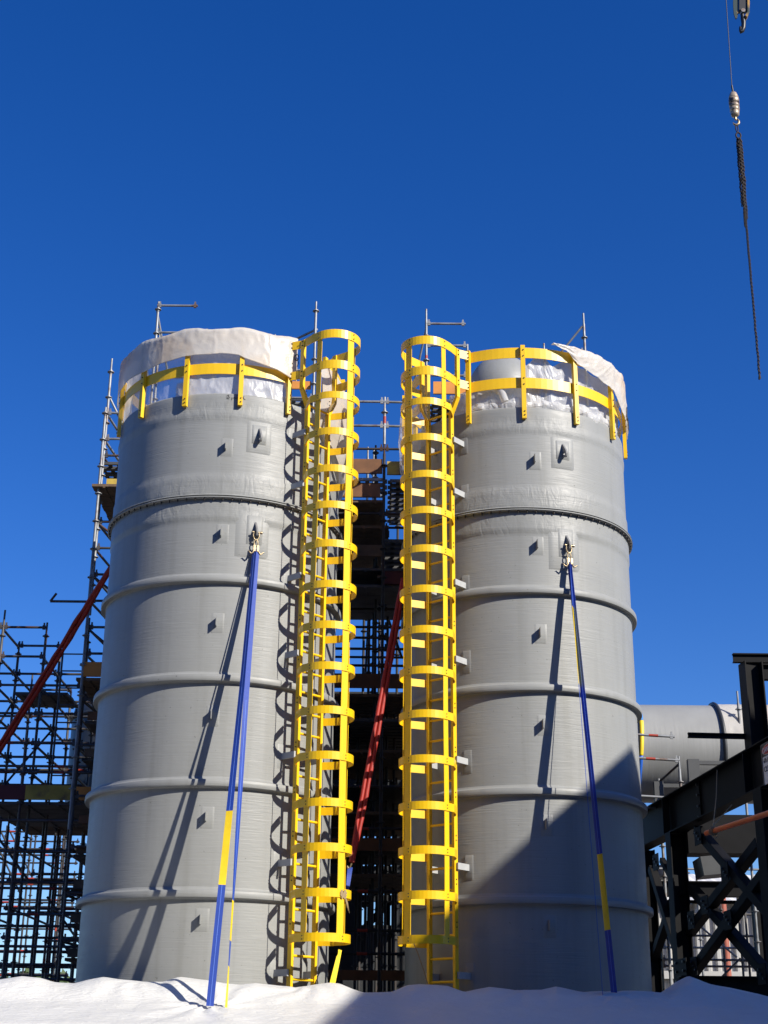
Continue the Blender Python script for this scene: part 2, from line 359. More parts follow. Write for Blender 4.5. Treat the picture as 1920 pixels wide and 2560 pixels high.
TR = tank(CR, 'right grey fibreglass tank beside the black steel frame, lower part in shade', R(4.3), R(19.1), (10.03, 8.60), RLA)
# dome and handwriting
m = MB(); c = (CR[0]-.25, CR[1]+.35)
DC = atd(1085, 842, 21.2)
m.lathe([(.58, ZR-.15), (.58, DC.z-.12)], (DC.x, DC.y), 48)
m.lathe([(.58*cos(t)+.0, DC.z-.12+.58*sin(t)*1.22) for t in [i*pi/2/14 for i in range(15)]], (DC.x, DC.y), 48)
m.build('vent_dome', GREY, TR)
def scribble(pts, name, parent, C, r, wd=.004):
    m = MB()
    for stroke in pts:
        m.tube([pol(C, az, r, z) for az, z in stroke], wd, 5)
    return m.build(name, INK, parent)
b = R(3.5); zz = ZR-.075
def ST(*p): return [(b+x/1.7, zz+y) for x, y in p]
scribble([ST((0, .03), (.025, .05), (.03, .03), (.0, .0), (.03, -.015), (.04, .01), (.03, .02)), ST((.075, .01), (.075, -.03)), ST((.09, .0), (.11, .012), (.13, .0), (.15, .01), (.17, 0), (.19, .008), (.22, .006)), ST((.25, .045), (.235, .03), (.25, .0), (.27, -.005))], 'handwriting', TL, CL, RT+.008, .0035)
# ------------------------------------------------------------------ caged ladders
HZ = [3.105, 3.65, 4.215, 4.785, 5.395, 6.0, 6.6, 7.17, 7.75, 8.34, 8.915, 9.465, 10.04, 10.61]
GZ = [11.10, 11.60]
RL, HN, HR = 1.92, .34, .36
def hoop_path(n=22, back=None, top=False):
    """list of (t, n, outward angle) in ladder coordinates"""
    P = []
    if top: P += [(-.33, -.02)]
    else: P += [(-.24, 0.0), (-.29, .08)]
    P += [(-HR, HN-.13)]
    for k in range(n+1):
        a = -pi/2+pi*k/n; P.append((HR*sin(a), HN+HR*cos(a)))
    P += [(HR, HN-.13)]
    P += [(.33, -.02)] if top else [(.29, .08), (.24, 0.0)]
    return P
def ladder(C, laz, label, tape):
    L = thing('caged_ladder', label, 'ladder', tuple(pol(C, laz, RL, 1.9)), 'yellow caged ladders')
    N = Vector((sin(laz), -cos(laz), 0)); T = Vector((cos(laz), sin(laz), 0)); O = Vector((C[0], C[1], 0))
    def P(t, n, z): return O+N*(RL+n)+T*t+Vector((0, 0, z))
    for s in (-1, 1):
        m = MB(); x = s*.213
        for a, b_ in (((x, 1.9), (x, 10.62)), ((x, 10.62), (s*.335, 10.86)), ((s*.335, 10.86), (s*.335, 11.66))):
            p, q = P(a[0], 0, a[1]), P(b_[0], 0, b_[1]); m.bar(p, q, .042, .072, upv=N)
        m.mi = 1
        for z in HZ+[z+.22 for z in HZ]:
            for dz in (-.03, .03):
                p = P(x+s*.021, .0, z+dz); m.tube([p, p+T*s*.008], .009, 6)
        m.build('rail', [YEL, BOLT], L)
    z = 2.05; k = 0
    while z < 10.7:
        m = MB(); m.tube([P(-.20, 0, z), P(.20, 0, z)], .018, 8); m.build('rung', YEL, L); z += .2865; k += 1
    for z in HZ:
        hp = hoop_path(); m = MB(); pts = []; out = []
        for i, (t, n) in enumerate(hp):
            a = hp[max(i-1, 0)]; b_ = hp[min(i+1, len(hp)-1)]; d = T*(b_[0]-a[0])+N*(b_[1]-a[1]); d.normalize()
            o = Vector((d.y, -d.x, 0)); pts.append(P(t, n, z)); out.append(o if o.dot(T*t+N*(n-.25)) > 0 else -o)
        m.sweep(pts, out, .106, .009); m.mi = 1
        for a in (-pi/2+.05, 0, pi/2-.05):
            for dz in (-.02, .02):
                c = P(HR*sin(a), HN+HR*cos(a), z+dz); o = T*sin(a)+N*cos(a); m.tube([c, c+o*.014], .008, 6)
        m.build('hoop', [YEL, BOLT], L)
    for a, w_ in ((-pi/2+.05, .092), (-.09, .112), (pi/2-.05, .092)):
        o = T*sin(a)+N*cos(a); sd_ = T*cos(a)-N*sin(a); m = MB()
        c = P((HR-.005)*sin(a), HN+(HR-.005)*cos(a), 0)
        nseg = 34; z0 = 3.06; z1 = 11.66
        vs = []
        for i in range(nseg+1):
            z = z0+(z1-z0)*i/nseg; wob = .004*sin(z*2.1+a*3)
            for aa, bb in ((-1, -1), (1, -1), (1, 1), (-1, 1)):
                vs.append(c+sd_*(w_/2*aa+wob)+o*(.004*bb-.004)+Vector((0, 0, z)))
        fs = [(i*4+k, i*4+(k+1) % 4, i*4+4+(k+1) % 4, i*4+4+k) for i in range(nseg) for k in range(4)]+[(3, 2, 1, 0), (nseg*4, nseg*4+1, nseg*4+2, nseg*4+3)]
        m.add(vs, fs); m.build('cage_strap', YEL, L)
    # top guard hoops that run back to the tank guard rail
    for z in GZ:
        hp = [(-.40, -.185)]+hoop_path(top=True)+[(.40, -.185)]; m = MB(); pts = []; out = []
        for i, (t, n) in enumerate(hp):
            a = hp[max(i-1, 0)]; b_ = hp[min(i+1, len(hp)-1)]; d = T*(b_[0]-a[0])+N*(b_[1]-a[1]); d.normalize()
            o = Vector((d.y, -d.x, 0)); pts.append(P(t, n, z)); out.append(o if o.dot(T*t+N*(n-.25)) > 0 else -o)
        m.sweep(pts, out, .135, .008); m.mi = 1
        for (t, n) in ((-.35, 0), (.35, 0), (-.40, -.17), (.40, -.17), (-.36, HN), (.36, HN), (0, HN+HR)):
            for dz in (-.035, .035):
                c = P(t, n, z+dz); o = (T*t+N*(n if n > .2 else 0)).normalized(); m.tube([c, c+o*.02], .009, 6)
        m.build('guard_hoop', [YEL, BOLT], L)
    if tape:
        c = P(0, HN+HR+.006, 3.64); o = N; m = MB()
        for k in range(4):
            ang = (k-1.5)*.7; d = T*cos(ang)+Vector((0, 0, 1))*sin(ang); m.bar(c-d*.06+o*(.004+.003*k), c+d*.06+o*(.004+.003*k), .004, .03, upv=o.cross(d))
        for k in range(3): m.tube([c+T*.02, c+T*(.05+.01*k)-Vector((0, 0, .1))+o*.01, c+T*(.06+.02*k)-Vector((0, 0, .17+.03*k))+o*.02], [.006, .008, .002], 5)
        m.build('tape_tie', ROPE, L)
    return L
ladder(CL, LLA, 'yellow caged ladder on the left tank with tan tape tied to its cage', True)
ladder(CR, RLA, 'yellow caged ladder on the right tank, lower cage partly in shade', False)
# ------------------------------------------------------------------ guard rails
def guard(C, azs, spans, label):
    G = thing('guard_rail', label, 'guard rail', (C[0], C[1], ZR), 'yellow guard rails round the tank tops')
    for az in azs:
        m = MB(); a = R(az); o = Vector((sin(a), -cos(a), 0)); t = Vector((cos(a), sin(a), 0))
        m.box(pol(C, a, RT+.045, (10.50+11.70)/2), t*.033, o*.028, (0, 0, .6)); m.mi = 1
        for z in (10.55, 10.61, 11.05, 11.15, 11.52, 11.62):
            c = pol(C, a, RT+.073, z)+t*.006; m.tube([c, c+o*.012], .010, 6)
        m.build('post', [YEL, BOLT], G)
    for z in (11.10, 11.60):
        for a0, a1 in spans:
            n = max(2, int((a1-a0)/3)); A = [R(a0+(a1-a0)*i/n) for i in range(n+1)]
            m = MB(); m.sweep([pol(C, a, RT+.004, z) for a in A], [Vector((sin(a), -cos(a), 0)) for a in A], .172, .009)
            m.build('rail', YEL, G)
    return G
sp = [(-70.5, -43.6), (-43.6, -16.7), (-16.7, 10), (10, 34.3)]
guard(CL, [-151.5, -124.5, -97.5, -70.5, -43.6, -16.7, 10, 34.3, 58.3, 85, 112, 139, 166, 193], sp+[(58.3, 85), (85, 112), (112, 139), (139, 166), (166, 193), (193, 208.5), (-124.5, -97.5), (-97.5, -70.5)], 'yellow guard rail round the left tank top, its top rail under white sheeting')
guard(CR, [-27.5, 0, 27, 54, 80, 107, 134, 161, 188, 215, 242, 269, 306.5-.0], [(-27.5, 0), (0, 27), (27, 54), (54, 80), (80, 107), (107, 134), (134, 161), (161, 188), (188, 215), (215, 242), (242, 269), (269, 306.5)], 'yellow guard rail round the right tank top, two bands showing beside a grey dome')
# ------------------------------------------------------------------ plastic sheeting on the tank tops
def lerp(tab, x):
    for (x0, y0), (x1, y1) in zip(tab, tab[1:]):
        if x <= x1: return y0+(y1-y0)*max(0, (x-x0))/(x1-x0)
    return tab[-1][1]
def fold(x, y, z, s=1):  # sharp creases
    return sum((.5-abs(noise.noise(Vector((x*k, y*k, z*k*.7)))))*w_ for k, w_ in ((3*s, .6), (7*s, .3), (15*s, .12)))
def band(C, a0, a1, r, zt, zb, nu, nv, amp=.02, sc_=1, seed=0, over=False, bulge=0, taut=None, smooth=True):
    def fn(u, v):
        az = a0+(a1-a0)*u; A = R(az); top = zt(az) if callable(zt) else zt; bot = zb(az) if callable(zb) else zb
        z = top+(bot-top)*v; rr = r(az) if callable(r) else r
        p = pol(C, A, rr, z); d = amp*(fold(p.x+seed, p.y, p.z, sc_)-.35)*2
        rr += d*(1 if v > .02 else .3)+bulge*sin(pi*v)
        if taut:                       # stretched flat between the posts, with puckers radiating from each post
            ph = (((az-taut[0])/taut[1]+.5) % 1)-.5; rr -= .045*(.25-ph*ph)*0+.05*(1-min(1, abs(ph)*2.2))*-.35+.022*cos(2*pi*ph)*-0
            rr -= .022*(1-4*ph*ph); rr += .010*nz(ph*9, v*4+seed, round((az-taut[0])/taut[1]))*(1-v)
        if taut and seed > 30: rr += .030*(.4-abs(nz(az*.11+v*1.6, v*1.2, 3)))+.014*(.3-abs(nz(az*.3+v*4, v*2, 8))); z -= .02*abs(nz(az*.1, 2, 2))*(1-v)
        if over:
            if v < .12: rr += -.10*(1-v/.12)**2; z = top-.02*(v/.12)
        z += amp*.8*nz(az*.13+seed, v*3, 5)
        return pol(C, A, rr, z)
    m = MB(); m.grid(nu, nv, fn, smooth); return m
S1 = thing('plastic_sheeting', 'white plastic sheeting wrapped over the left tank guard rail', 'sheeting', (CL[0], CL[1], ZR), 'plastic covers on the tank tops')
topL = lambda az: 11.745+.022*cos(R((az-10)*360/26.8))
band(CL, -88, 37.5, RT+.10, topL, lambda az: lerp([(-90, 11.22), (-44, 11.24), (-25, 11.27), (-17, 11.31), (8, 11.31), (11, 11.27), (24, 11.16), (37.5, 11.06)], az)-.02*abs(sin(R(az*6.7))), 260, 34, .009, .6, 2, over=True, taut=(10, 26.85)).build('outer_flap', SHEET, S1, thick=.002)
band(CL, -100, -44, RT-.03, 11.7, 10.68, 90, 30, .03, 1, 8).build('inner_sheet', WRAP, S1)
band(CL, -44, -15, RT-.02, 11.7, 10.68, 60, 30, .014, .6, 4).build('clear_film', FILM, S1)
band(CL, -24, -15.5, RT-.05, lambda az: 10.95-.02*az*0, 10.68, 30, 16, .05, 2, 4).build('padding', WRAP, S1)
band(CL, -16, 37, RT-.02, 11.7, 10.69, 130, 34, .028, 1.2, 6).build('inner_sheet', WRAP, S1)
band(CL, 50, 120, lambda az: RT+.10, lambda az: 11.52-.004*(az-60), lambda az: lerp([(50, 10.5), (62, 10.3), (80, 9.95), (120, 9.9)], az), 90, 44, .028, .7, 5, bulge=.12).build('side_drape', SHEET, S1)
m = MB(); c = pol(CL, R(36.5), RT+.12, 11.42)
m.tube([c+Vector((.03*cos(t), 0, .05*sin(t))) for t in [i*.6 for i in range(11)]], .008, 6); m.tube([c, c+Vector((.03, -.02, -.1)), c+Vector((.01, -.02, -.16))], .006, 5)
m.build('tie_cord', BLKM, S1)
S2 = thing('plastic_sheeting', 'torn white plastic sheeting crumpled on the right tank rim below the dome', 'sheeting', (CR[0], CR[1], ZR), 'plastic covers on the tank tops')
band(CR, 15, 92, RT+.10, lambda az: 11.77+.02*nz(az*.09, 1, 1), lambda az: lerp([(15, 11.74), (22, 11.66), (28, 11.48), (38, 11.38), (54, 11.30), (60, 11.16), (72, 10.98), (92, 10.9)], az), 190, 36, .018, .8, 31, over=True, taut=(0, 27)).build('outer_flap', SHEET, S2, thick=.002)
band(CR, 0, 92, RT-.06, lambda az: lerp([(0, 11.35), (8, 11.62), (16, 11.45), (26, 11.6), (40, 11.5), (92, 11.5)], az)+.06*nz(az*.12, 4, 2), 10.62, 74, 13, .085, .8, 12, smooth=False).build('inner_sheet', WRAP, S2)
band(CR, -42, 10, RT-.10, lambda az: 11.10+.1*nz(az*.1, 9, 2), 10.62, 46, 9, .09, .9, 15, smooth=False).build('inner_sheet', WRAP, S2)
band(CR, -30, 62, RT-.02, lambda az: 10.84+.08*nz(az*.16, 3, 7), 10.66, 92, 7, .06, 1.1, 21, bulge=.03, smooth=False).build('crumpled_edge', WRAP, S2)
m = MB(); p0, p1 = pol(CR, R(-24), RT-.12, 10.98), pol(CR, R(-8), RT-.02, 10.78)
m.tube([pol(CR, R(-27), RT-.1, 11.2), pol(CR, R(-16), RT-.12, 11.12), pol(CR, R(-11), RT-.05, 10.98), pol(CR, R(-9), RT-.02, 10.80)], [.05, .07, .06, .055], 12); m.build('rolled_sheet', WRAP, S2)
band(CR, -108, -52, lambda az: RT+.07, lambda az: lerp([(-108, 11.5), (-70, 11.4), (-52, 11.0)], az), lambda az: lerp([(-108, 10.2), (-75, 10.25), (-52, 10.4)], az), 70, 34, .04, 1, 25, bulge=.06).build('clear_film', FILM, S2)
z0 = 11.08
def SW(*p): return [(R(72)+x/1.75, z0+y) for x, y in p]
scribble([SW((-.07, -.02), (-.02, .05), (0, .16), (.03, .2), (.04, .14), (0, .04), (-.03, -.06), (-.06, -.04)), SW((.02, .04), (.03, -.06), (.08, -.1), (.1, -.06), (.1, .04), (.12, -.1), (.15, -.13)), SW((.1, .03), (.2, .01), (.24, .02)), SW((.2, 0), (.21, -.09), (.24, -.12))], 'handwriting', S2, CR, RT+.118, .006)
# ------------------------------------------------------------------ lifting slings in front of the tanks
def ribbon(p, q, wdir0, wdir1, w0, w1, n=12, th=.004, sag=0, seed=0):
    p, q = Vector(p), Vector(q); d = (q-p).normalized(); m = MB(); vs = []
    for i in range(n+1):
        t = i/n; c = p+(q-p)*t+Vector((0, 0, -1))*sag*4*t*(1-t)
        wd = (Vector(wdir0)*(1-t)+Vector(wdir1)*t); wd = (wd-d*wd.dot(d)).normalized(); nn = d.cross(wd)
        hw = (w0+(w1-w0)*t)/2
        for a, b_ in ((-1, -1), (1, -1), (1, 1), (-1, 1)): vs.append(c+wd*hw*a+nn*th/2*b_)
    m.add(vs, [(i*4+k, i*4+(k+1) % 4, i*4+4+(k+1) % 4, i*4+4+k) for i in range(n) for k in range(4)]+[(3, 2, 1, 0), (n*4, n*4+1, n*4+2, n*4+3)])
    return m
def webbing(parent, pts, segs, mats, names):
    """pts: [(point, width dir, width)], segs: consecutive material indices"""
    for (a, b_), k in zip(zip(pts, pts[1:]), segs):
        o = ribbon(a[0], b_[0], a[1], b_[1], a[2], b_[2]).build(names[k], mats[k], parent)
        if k == 0 and a[2] > .065: ribbon(a[0], b_[0], a[1], b_[1], .007, .007, th=.0075).build('stitching', STITCH, o)
def hookset(parent, top, tank_az, side):
    o = Vector((sin(tank_az), -cos(tank_az), 0)); t = Vector((cos(tank_az), sin(tank_az), 0)); Z = Vector((0, 0, 1))
    m = MB()  # bow shackle through the lug
    m.tube([top-t*.035, top-t*.045-Z*.05, top-t*.03-Z*.10, top-Z*.12, top+t*.03-Z*.10, top+t*.045-Z*.05, top+t*.035], .011, 8)
    m.tube([top-t*.06, top+t*.075], .014, 8); m.tube([top+t*.06, top+t*.085], .022, 8); m.build('shackle', HOOKM, parent)
    m = MB(); c = top-Z*.16
    m.tube([c+t*.028*cos(a)+Z*.05*sin(a) for a in [2*pi*i/14 for i in range(14)]], .009, 6, closed=True)
    m.build('link', HOOKM, parent)
    for s in (-1, 1):
        m = MB(); c = top-Z*.22+t*s*.025+o*.02
        m.tube([c+Z*.03, c-Z*.04, c-Z*.09+t*s*.02, c-Z*.11+t*s*.04, c-Z*.095+t*s*.06, c-Z*.075+t*s*.078, c-Z*.08+t*s*.095], [.010, .012, .013, .012, .009, .008, .004], 8)
        m.bar(c+Z*.02, c-Z*.07, .03, .022, upv=o); m.build('hook', HOOKM, parent)
def sling(C, az, z, label, legs):
    top = pol(C, az, RT+.085, z-.055)
    S = thing('lifting_sling', label, 'sling', tuple(top), 'blue lifting slings in front of the tanks')
    hookset(S, top, az, 1)
    return S, top
STITCH = mat('pale_blue_thread', (.10, .19, .60), .7)
VX = Vector((1, 0, 0)); VY = Vector((0, 1, 0))
S, top = sling(CL, R(20.25), 8.62, 'blue two-leg web sling with yellow sleeves hanging from the left tank', None)
tp = top-Vector((0, 0, .26)); A = at(525, 2515, 17.49)
def on(p, q, ysrc):                      # point on p-q at a photo row
    lo, hi = 0, 1
    def row(t):
        c = p+(q-p)*t; d = c-Vector((0, 0, EYE)); dd = d.dot(fw); return 1280-F*d.dot(up)/dd
    for _ in range(40):
        mid = (lo+hi)/2
        if row(mid) < ysrc: lo = mid
        else: hi = mid
    return p+(q-p)*lo
names = ['webbing', 'sleeve', 'webbing']; MM = [BLUE, YSL, DBLUE]
a, b_ = on(tp, A, 2027), on(tp, A, 2212); wd = Vector((1, .35, 0)).normalized()
a0_ = on(tp, A, 1700); wk = Vector((.8, -.62, 0)).normalized(); wm = Vector((1, -.28, 0)).normalized(); wd = Vector((1, .05, 0)).normalized()
webbing(S, [(tp-VX*.015, wk, .075), (a0_, wk, .085), (a, wm, .088), (b_, wd, .088), (A, wd, .088)], [0, 0, 1, 0], MM, names)
B = at(565, 2530, 17.54); w0_ = Vector((.8, .5, 0)).normalized(); w1_ = Vector((.12, 1, 0)).normalized()
q = [on(tp, B, y) for y in (1750, 2100, 2251, 2352, 2416)]; tp2 = tp+VX*.03
webbing(S, [(tp2, w0_, .05), (q[0], w0_, .075), (q[1], Vector((.5, .8, 0)), .075), (q[2], Vector((.18, 1, 0)), .07), (q[3], w1_, .07), (q[4], Vector((.05, 1, 0)), .06), (B, Vector((.3, 1, 0)), .07)], [0, 0, 0, 1, 0, 1], MM, names)
S, top = sling(CR, R(19.1), 8.60, 'dark blue two-leg web sling with yellow sleeves hanging from the right tank', None)
tp = top-Vector((0, 0, .26)); A = Vector((2.8596, 18.2986, 2.27)); B = at(1510, 2523, 18.2)
wd = Vector((.76, -.64, 0)).normalized()
a, a2, b_ = on(tp, A, 2135), on(tp, A, 2228), on(tp, A, 2325)
webbing(S, [(tp, wd, .07), (a, wd, .08), (a2, wd, .085), (b_, wd, .085), (A, wd, .085)], [0, 1, 1, 0], MM, names)
a, b_ = on(tp, B, 1518), on(tp, B, 1712); wt = Vector((.26, 1, 0)).normalized(); wt2 = Vector((.18, 1, 0)).normalized()
webbing(S, [(tp+VX*.01, wt, .09), (a, wt, .10), (b_, wt2, .11), (B, wt2, .12)], [0, 1, 0], MM, names)
# red round slings
def roundsling(p, q, r, label, twist=0, n=40):
    T_ = thing('round_sling', label, 'sling', tuple(p), 'red round slings')
    for s in (-1, 1):
        m = MB(); p_, q_ = Vector(p), Vector(q); d = (q_-p_).normalized(); side = d.cross(Vector((0, 1, .2))).normalized()
        pts = []; rr = []
        for i in range(n+1):
            t = i/n; c = p_.lerp(q_, t)-Vector((0, 0, 1))*.06*4*t*(1-t)
            c = c+side*s*(.006+r*.62*min(1, t*5, (1-t)*5+.2))+side*.008*nz(i*.4, s, p_.x); pts.append(c); rr.append(r*(.85+.25*nz(i*.5, 7*s, 1)))
        m.tube(pts, rr, 8); m.build('strand', REDS, T_)
    return T_
roundsling(atd(240, 1225, 21.6), atd(-70, 1722, 24.5), .042, 'red round sling running down left from the left tank')
p = atd(872, 1250, 20.75); q = atd(760, 1862, 19.9)
rs = roundsling(p, q, .036, 'red round sling with a blue strap end hanging between the tanks')
hp = q+Vector((0, 0, -.02)); m = MB(); m.tube([hp, hp+Vector((-.02, 0, -.05)), hp+Vector((-.05, 0, -.07)), hp+Vector((-.06, 0, -.03))], .012, 8); m.build('hook', HOOKM, rs)
ribbon(hp-Vector((.02, 0, .05)), atd(750, 1928, 19.8), VX, Vector((.7, .7, 0)), .07, .05).build('webbing', BLUE, rs)
# yellow ratchet strap between the tanks
m = ribbon(atd(735, 2052, 19.3), atd(717, 2130, 18.9), Vector((.9, .4, 0)), Vector((.5, .6, 0)), .045, .085)
tag(m.build('yellow_strap', YSL), 'thin yellow strap hanging at the foot of the left ladder', 'strap')
m = MB(); m.tube([atd(893, 2035, 19.2), atd(903, 2060, 19.2), atd(915, 2095, 19.2), atd(925, 2128, 19.1)], .006, 5)
tag(m.build('thin_cord', ROPE), 'thin pale cord dangling beside the right ladder foot', 'cord')
# ------------------------------------------------------------------ white tarpaulin over the bund in front
crest = [(-9, 2458), (0, 2450), (60, 2441), (104, 2445), (140, 2456), (190, 2459), (225, 2450), (262, 2443), (300, 2449), (360, 2454), (410, 2456), (450, 2443), (480, 2446), (520, 2451), (560, 2459), (600, 2462), (640, 2458), (700, 2466), (740, 2470), (790, 2462), (824, 2457), (850, 2460), (880, 2473), (910, 2483), (980, 2481), (1018, 2464), (1050, 2461), (1120, 2466), (1161, 2481), (1222, 2468), (1285, 2476), (1350, 2476), (1388, 2467), (1450, 2481), (1530, 2479), (1590, 2477), (1650, 2483), (1690, 2455), (1719, 2441), (1770, 2460), (1840, 2475), (1880, 2483), (1930, 2500), (2000, 2510)]
crx = [(at(x, y, 18.62).x, at(x, y, 18.62).z) for x, y in crest]
crx = [(-12, 2.2)]+crx+[(12, 2.1)]
def tarp_z(x, y):
    c = lerp(crx, x); base = 2.255+.24*(y-17.7)
    if y < 16.8: base = 2.255-.24*.9-(16.8-y)*1.25*min(1, (16.8-y))
    k = max(0, min(1, (y-17.75)/.85)); k = k*k*(3-2*k)
    z = base*(1-k)+c*k
    if y > 18.62: z = c-(y-18.62)*3.0
    e = min(1, max(0, (10.5-abs(x))/1.2)); z = z*e
    w_ = .5+.5*nz(x*.8, y*.8, 1)
    # folds radiating from high points, plus crumples
    d = .0
    for px_, py_, s in ((-1.97, 17.68, .10), (2.86, 18.3, .06), (-2.9, 18.5, .06), (-.9, 18.5, .08), (.5, 18.5, .05), (4.1, 18.5, .09), (1.7, 18.4, .07)):
        dx, dy = x-px_, y-py_; rr = sqrt(dx*dx+dy*dy)+.02; an = atan2(dy, dx)
        d += s*.25*math.exp(-rr*1.5)*sin(an*9+4*nz(px_, rr*2, 1))*min(1, rr*4)
    d += .028*(fold(x*.7, y*1.3, 3)-.4)*w_+.009*(.3-abs(nz(x*4, y*9, 1)))*(.3+w_)+.004*(.3-abs(nz(x*11+y*3, y*17, 4)))*(.4+w_)
    return max(z+d*(0.35+.65*(1-k)), .02)
m = MB(); ys = [14.2+.1*i for i in range(26)]+[16.8+.028*i for i in range(70)]+[18.76+.06*i for i in range(12)]
def tf(u, v):
    y = ys[round(v*(len(ys)-1))]; x = -11+22*u; return (x, y, tarp_z(x, y))
m.grid(620, len(ys)-1, tf)
tp_ = m.build('tarpaulin', TARP); tag(tp_, 'crumpled white tarpaulin spread across the ground in front of both tanks', 'tarpaulin')
# ------------------------------------------------------------------ scaffolding
class Scaf:
    def __init__(s, label, loc): s.root = thing('scaffold', label, 'scaffold', loc, 'tube scaffolds'); s.n = {}
    def add(s, name, m, mats):
        s.n[name] = s.n.get(name, 0)+1; return m.build(name, mats, s.root)
    def std(s, x, y, z1, z0=0, mats=None, red=None, tilt=0):
        m = MB(); m.tube([(x, y, z0), (x+tilt, y, z1-.22)], .0245, 8); m.tube([(x+tilt, y, z1-.24), (x+tilt, y, z1)], .018, 8)
        z = math.ceil((z0+.1)/.5)*.5+.13
        while z < z1-.1:
            m.tube([(x, y, z-.006), (x, y, z+.006)], .062, 8); m.tube([(x, y, z-.035), (x, y, z+.035)], .03, 8); z += .5
        if red:
            m.mi = 1; m.tube([(x, y, red), (x, y, red+.13)], .0262, 8)
        s.add('standard', m, mats or [TUBE, REDT]); return s
    def led(s, p, q, mats=None, red=None, heads=True):
        m = MB(); p, q = Vector(p), Vector(q); m.tube([p, q], .0225, 8)
        if heads:
            d = (q-p).normalized()
            for e, sg in ((p, 1), (q, -1)):
                c = e+d*sg*.05; m.bar(c-d*.025, c+d*.025, .035, .075); m.bar(c+Vector((0, 0, .02)), c+Vector((0, 0, .085)), .016, .028, upv=(1, 0, 0))
        if red is not None:
            m.mi = 1; m.tube([p.lerp(q, red), p.lerp(q, red)+(q-p).normalized()*.16], .0245, 8)
        s.add('ledger', m, mats or [TUBE, REDT]); return s
    def brace(s, p, q, mats=None):
        m = MB(); m.tube([p, q], .021, 8); s.add('brace', m, mats or TUBE); return s
    def deck(s, x0, x1, y0, y1, z, mats=None, holes=False):
        n = max(1, round((y1-y0)/.235)); w_ = (y1-y0)/n
        for i in range(n):
            m = MB(); ya = y0+i*w_
            if holes:
                nx = max(2, int((x1-x0)/.14)); dx = (x1-x0)/nx
                m.bb(x0, x1, ya+.004, ya+.05, z, z+.05)
                m.bb(x0, x1, ya+w_-.05, ya+w_-.004, z, z+.05)
                for k in range(nx+1): m.bb(x0+k*dx-.035, x0+k*dx+.035, ya+.05, ya+w_-.05, z+.03, z+.045)
                m.bb(x0, x1, ya+w_/2-.02, ya+w_/2+.02, z+.046, z+.05)
            else:
                m.bb(x0+.01*(i % 2), x1-.012*((i+1) % 2), ya+.006, ya+w_-.006, z+.002*(i % 2), z+.045)
                for k in range(4): xx = x0+(x1-x0)*(k+.5)/4; m.bb(xx-.02, xx+.02, ya+.01, ya+w_-.01, z-.018, z+.001*(i % 2))
            s.add('deck_plank', m, mats or DECK)
        return s
    def toe(s, x0, x1, y, z, mat_, h=.15):
        m = MB(); m.bb(x0, x1, y-.02, y+.02, z, z+h); return s.add('toe_board', m, mat_)
GT = [GALV, REDT]
def X(dx, dy, Y): return atd(dx, dy, Y).x
def Zd(dx, dy, Y): return atd(dx, dy, Y).z
# A: tower behind the left tank
s = Scaf('tall scaffold tower behind the left tank with poles rising above its sheeting', (-3.2, 23.8, 0)); A_ = s
yf, yb = 23.0, 24.2
x0 = X(240, 800, yf); x1 = X(252, 880, yb)
cols = [x0, x0+1.25, x0+2.45, x0+3.6]
zt = Zd(240, 775, yf)
s.std(x0, yf, zt, 8.6, GT).std(x0, yf, 8.55).std(X(228, 890, 22.6), 22.6, Zd(228, 880, 22.6), 5, GT).std(x0+.12, yb, Zd(252, 868, yb), 8.4, GT).std(x0+.12, yb, 8.35)
for xx in cols[1:3]: s.std(xx, yf, 10.9).std(xx, yb, 10.9)
zs = [Zd(200+0, 0, 1) for _ in ()]
for dy in (892, 948, 984, 1127, 1184, 1241, 1298, 1355, 1412, 1510, 1610, 1720, 1830, 1930, 2030):
    z = Zd(225, dy, yf); gm = GT if dy < 960 else None
    s.led((x0-.0, yf, z), (cols[1], yf, z), gm)
    s.led((x0, yf, z-.03), (x0+.12, yb, z-.03), gm)
    if dy > 960: s.led((x0+.12, yb, z), (cols[1], yb, z)); 
s.brace((x0, yf, Zd(240, 855, yf)), (x0+1.0, yf+.3, Zd(240, 855, yf)-1.9), GALV)
s.brace((x0+.12, yb, Zd(240, 930, yb)), (x0+1.2, yb, Zd(240, 930, yb)-1.6), GALV)
for dy in (1130, 1245, 1360, 1500): s.brace((x0, yf, Zd(225, dy, yf)), (cols[1], yf, Zd(225, dy, yf)-1.0))
zd = Zd(230, 1002, yf); s.deck(x0-.05, x0+1.6, yf+.02, yb+.1, zd, holes=True); s.toe(x0-.1, x0+1.5, yb, zd+.06, YB)
zd = Zd(230, 1060, yf); s.deck(x0-.05, x0+1.6, 22.5, yb+.2, zd-.12, PLANK); s.toe(x0+.1, x0+1.5, yf-.04, zd+.03, YB, .17)
zd = Zd(200, 1475, yf); s.deck(x0-.05, x0+1.6, 22.6, yb+.3, zd-.06, PLANK)
tb = s.toe(x0+.05, x0+1.6, 22.6, zd, OB, .24)
zl = Zd(122, 1299, yf); s.led((X(109, 1299, yf), yf, zl), (x0, yf, zl), heads=False); s.brace((X(109, 1299, yf), yf, zl), (X(122, 1285, yf), yf, zl+.14))
for dx, dyt, Y in ((340, 652, 23.4), (682, 652, 23.4)):
    s.std(X(dx, dyt+40, Y), Y, Zd(dx, dyt, Y), 9.5, GT)
s.std(X(349, 670, 24.1), 24.1, Zd(349, 722, 24.1), 9.5, GT); s.std(X(594, 730, 24.2), 24.2, Zd(594, 723, 24.2), 9.5, GT)
pz = Zd(340, 660, 23.4); px_ = X(340, 660, 23.4)
s.led((px_, 23.4, pz), (X(427, 668, 23.4), 23.4, pz-.0), GT); s.brace((px_, 23.4, pz-.1), (px_+.2, 23.9, pz-1.15), GALV)
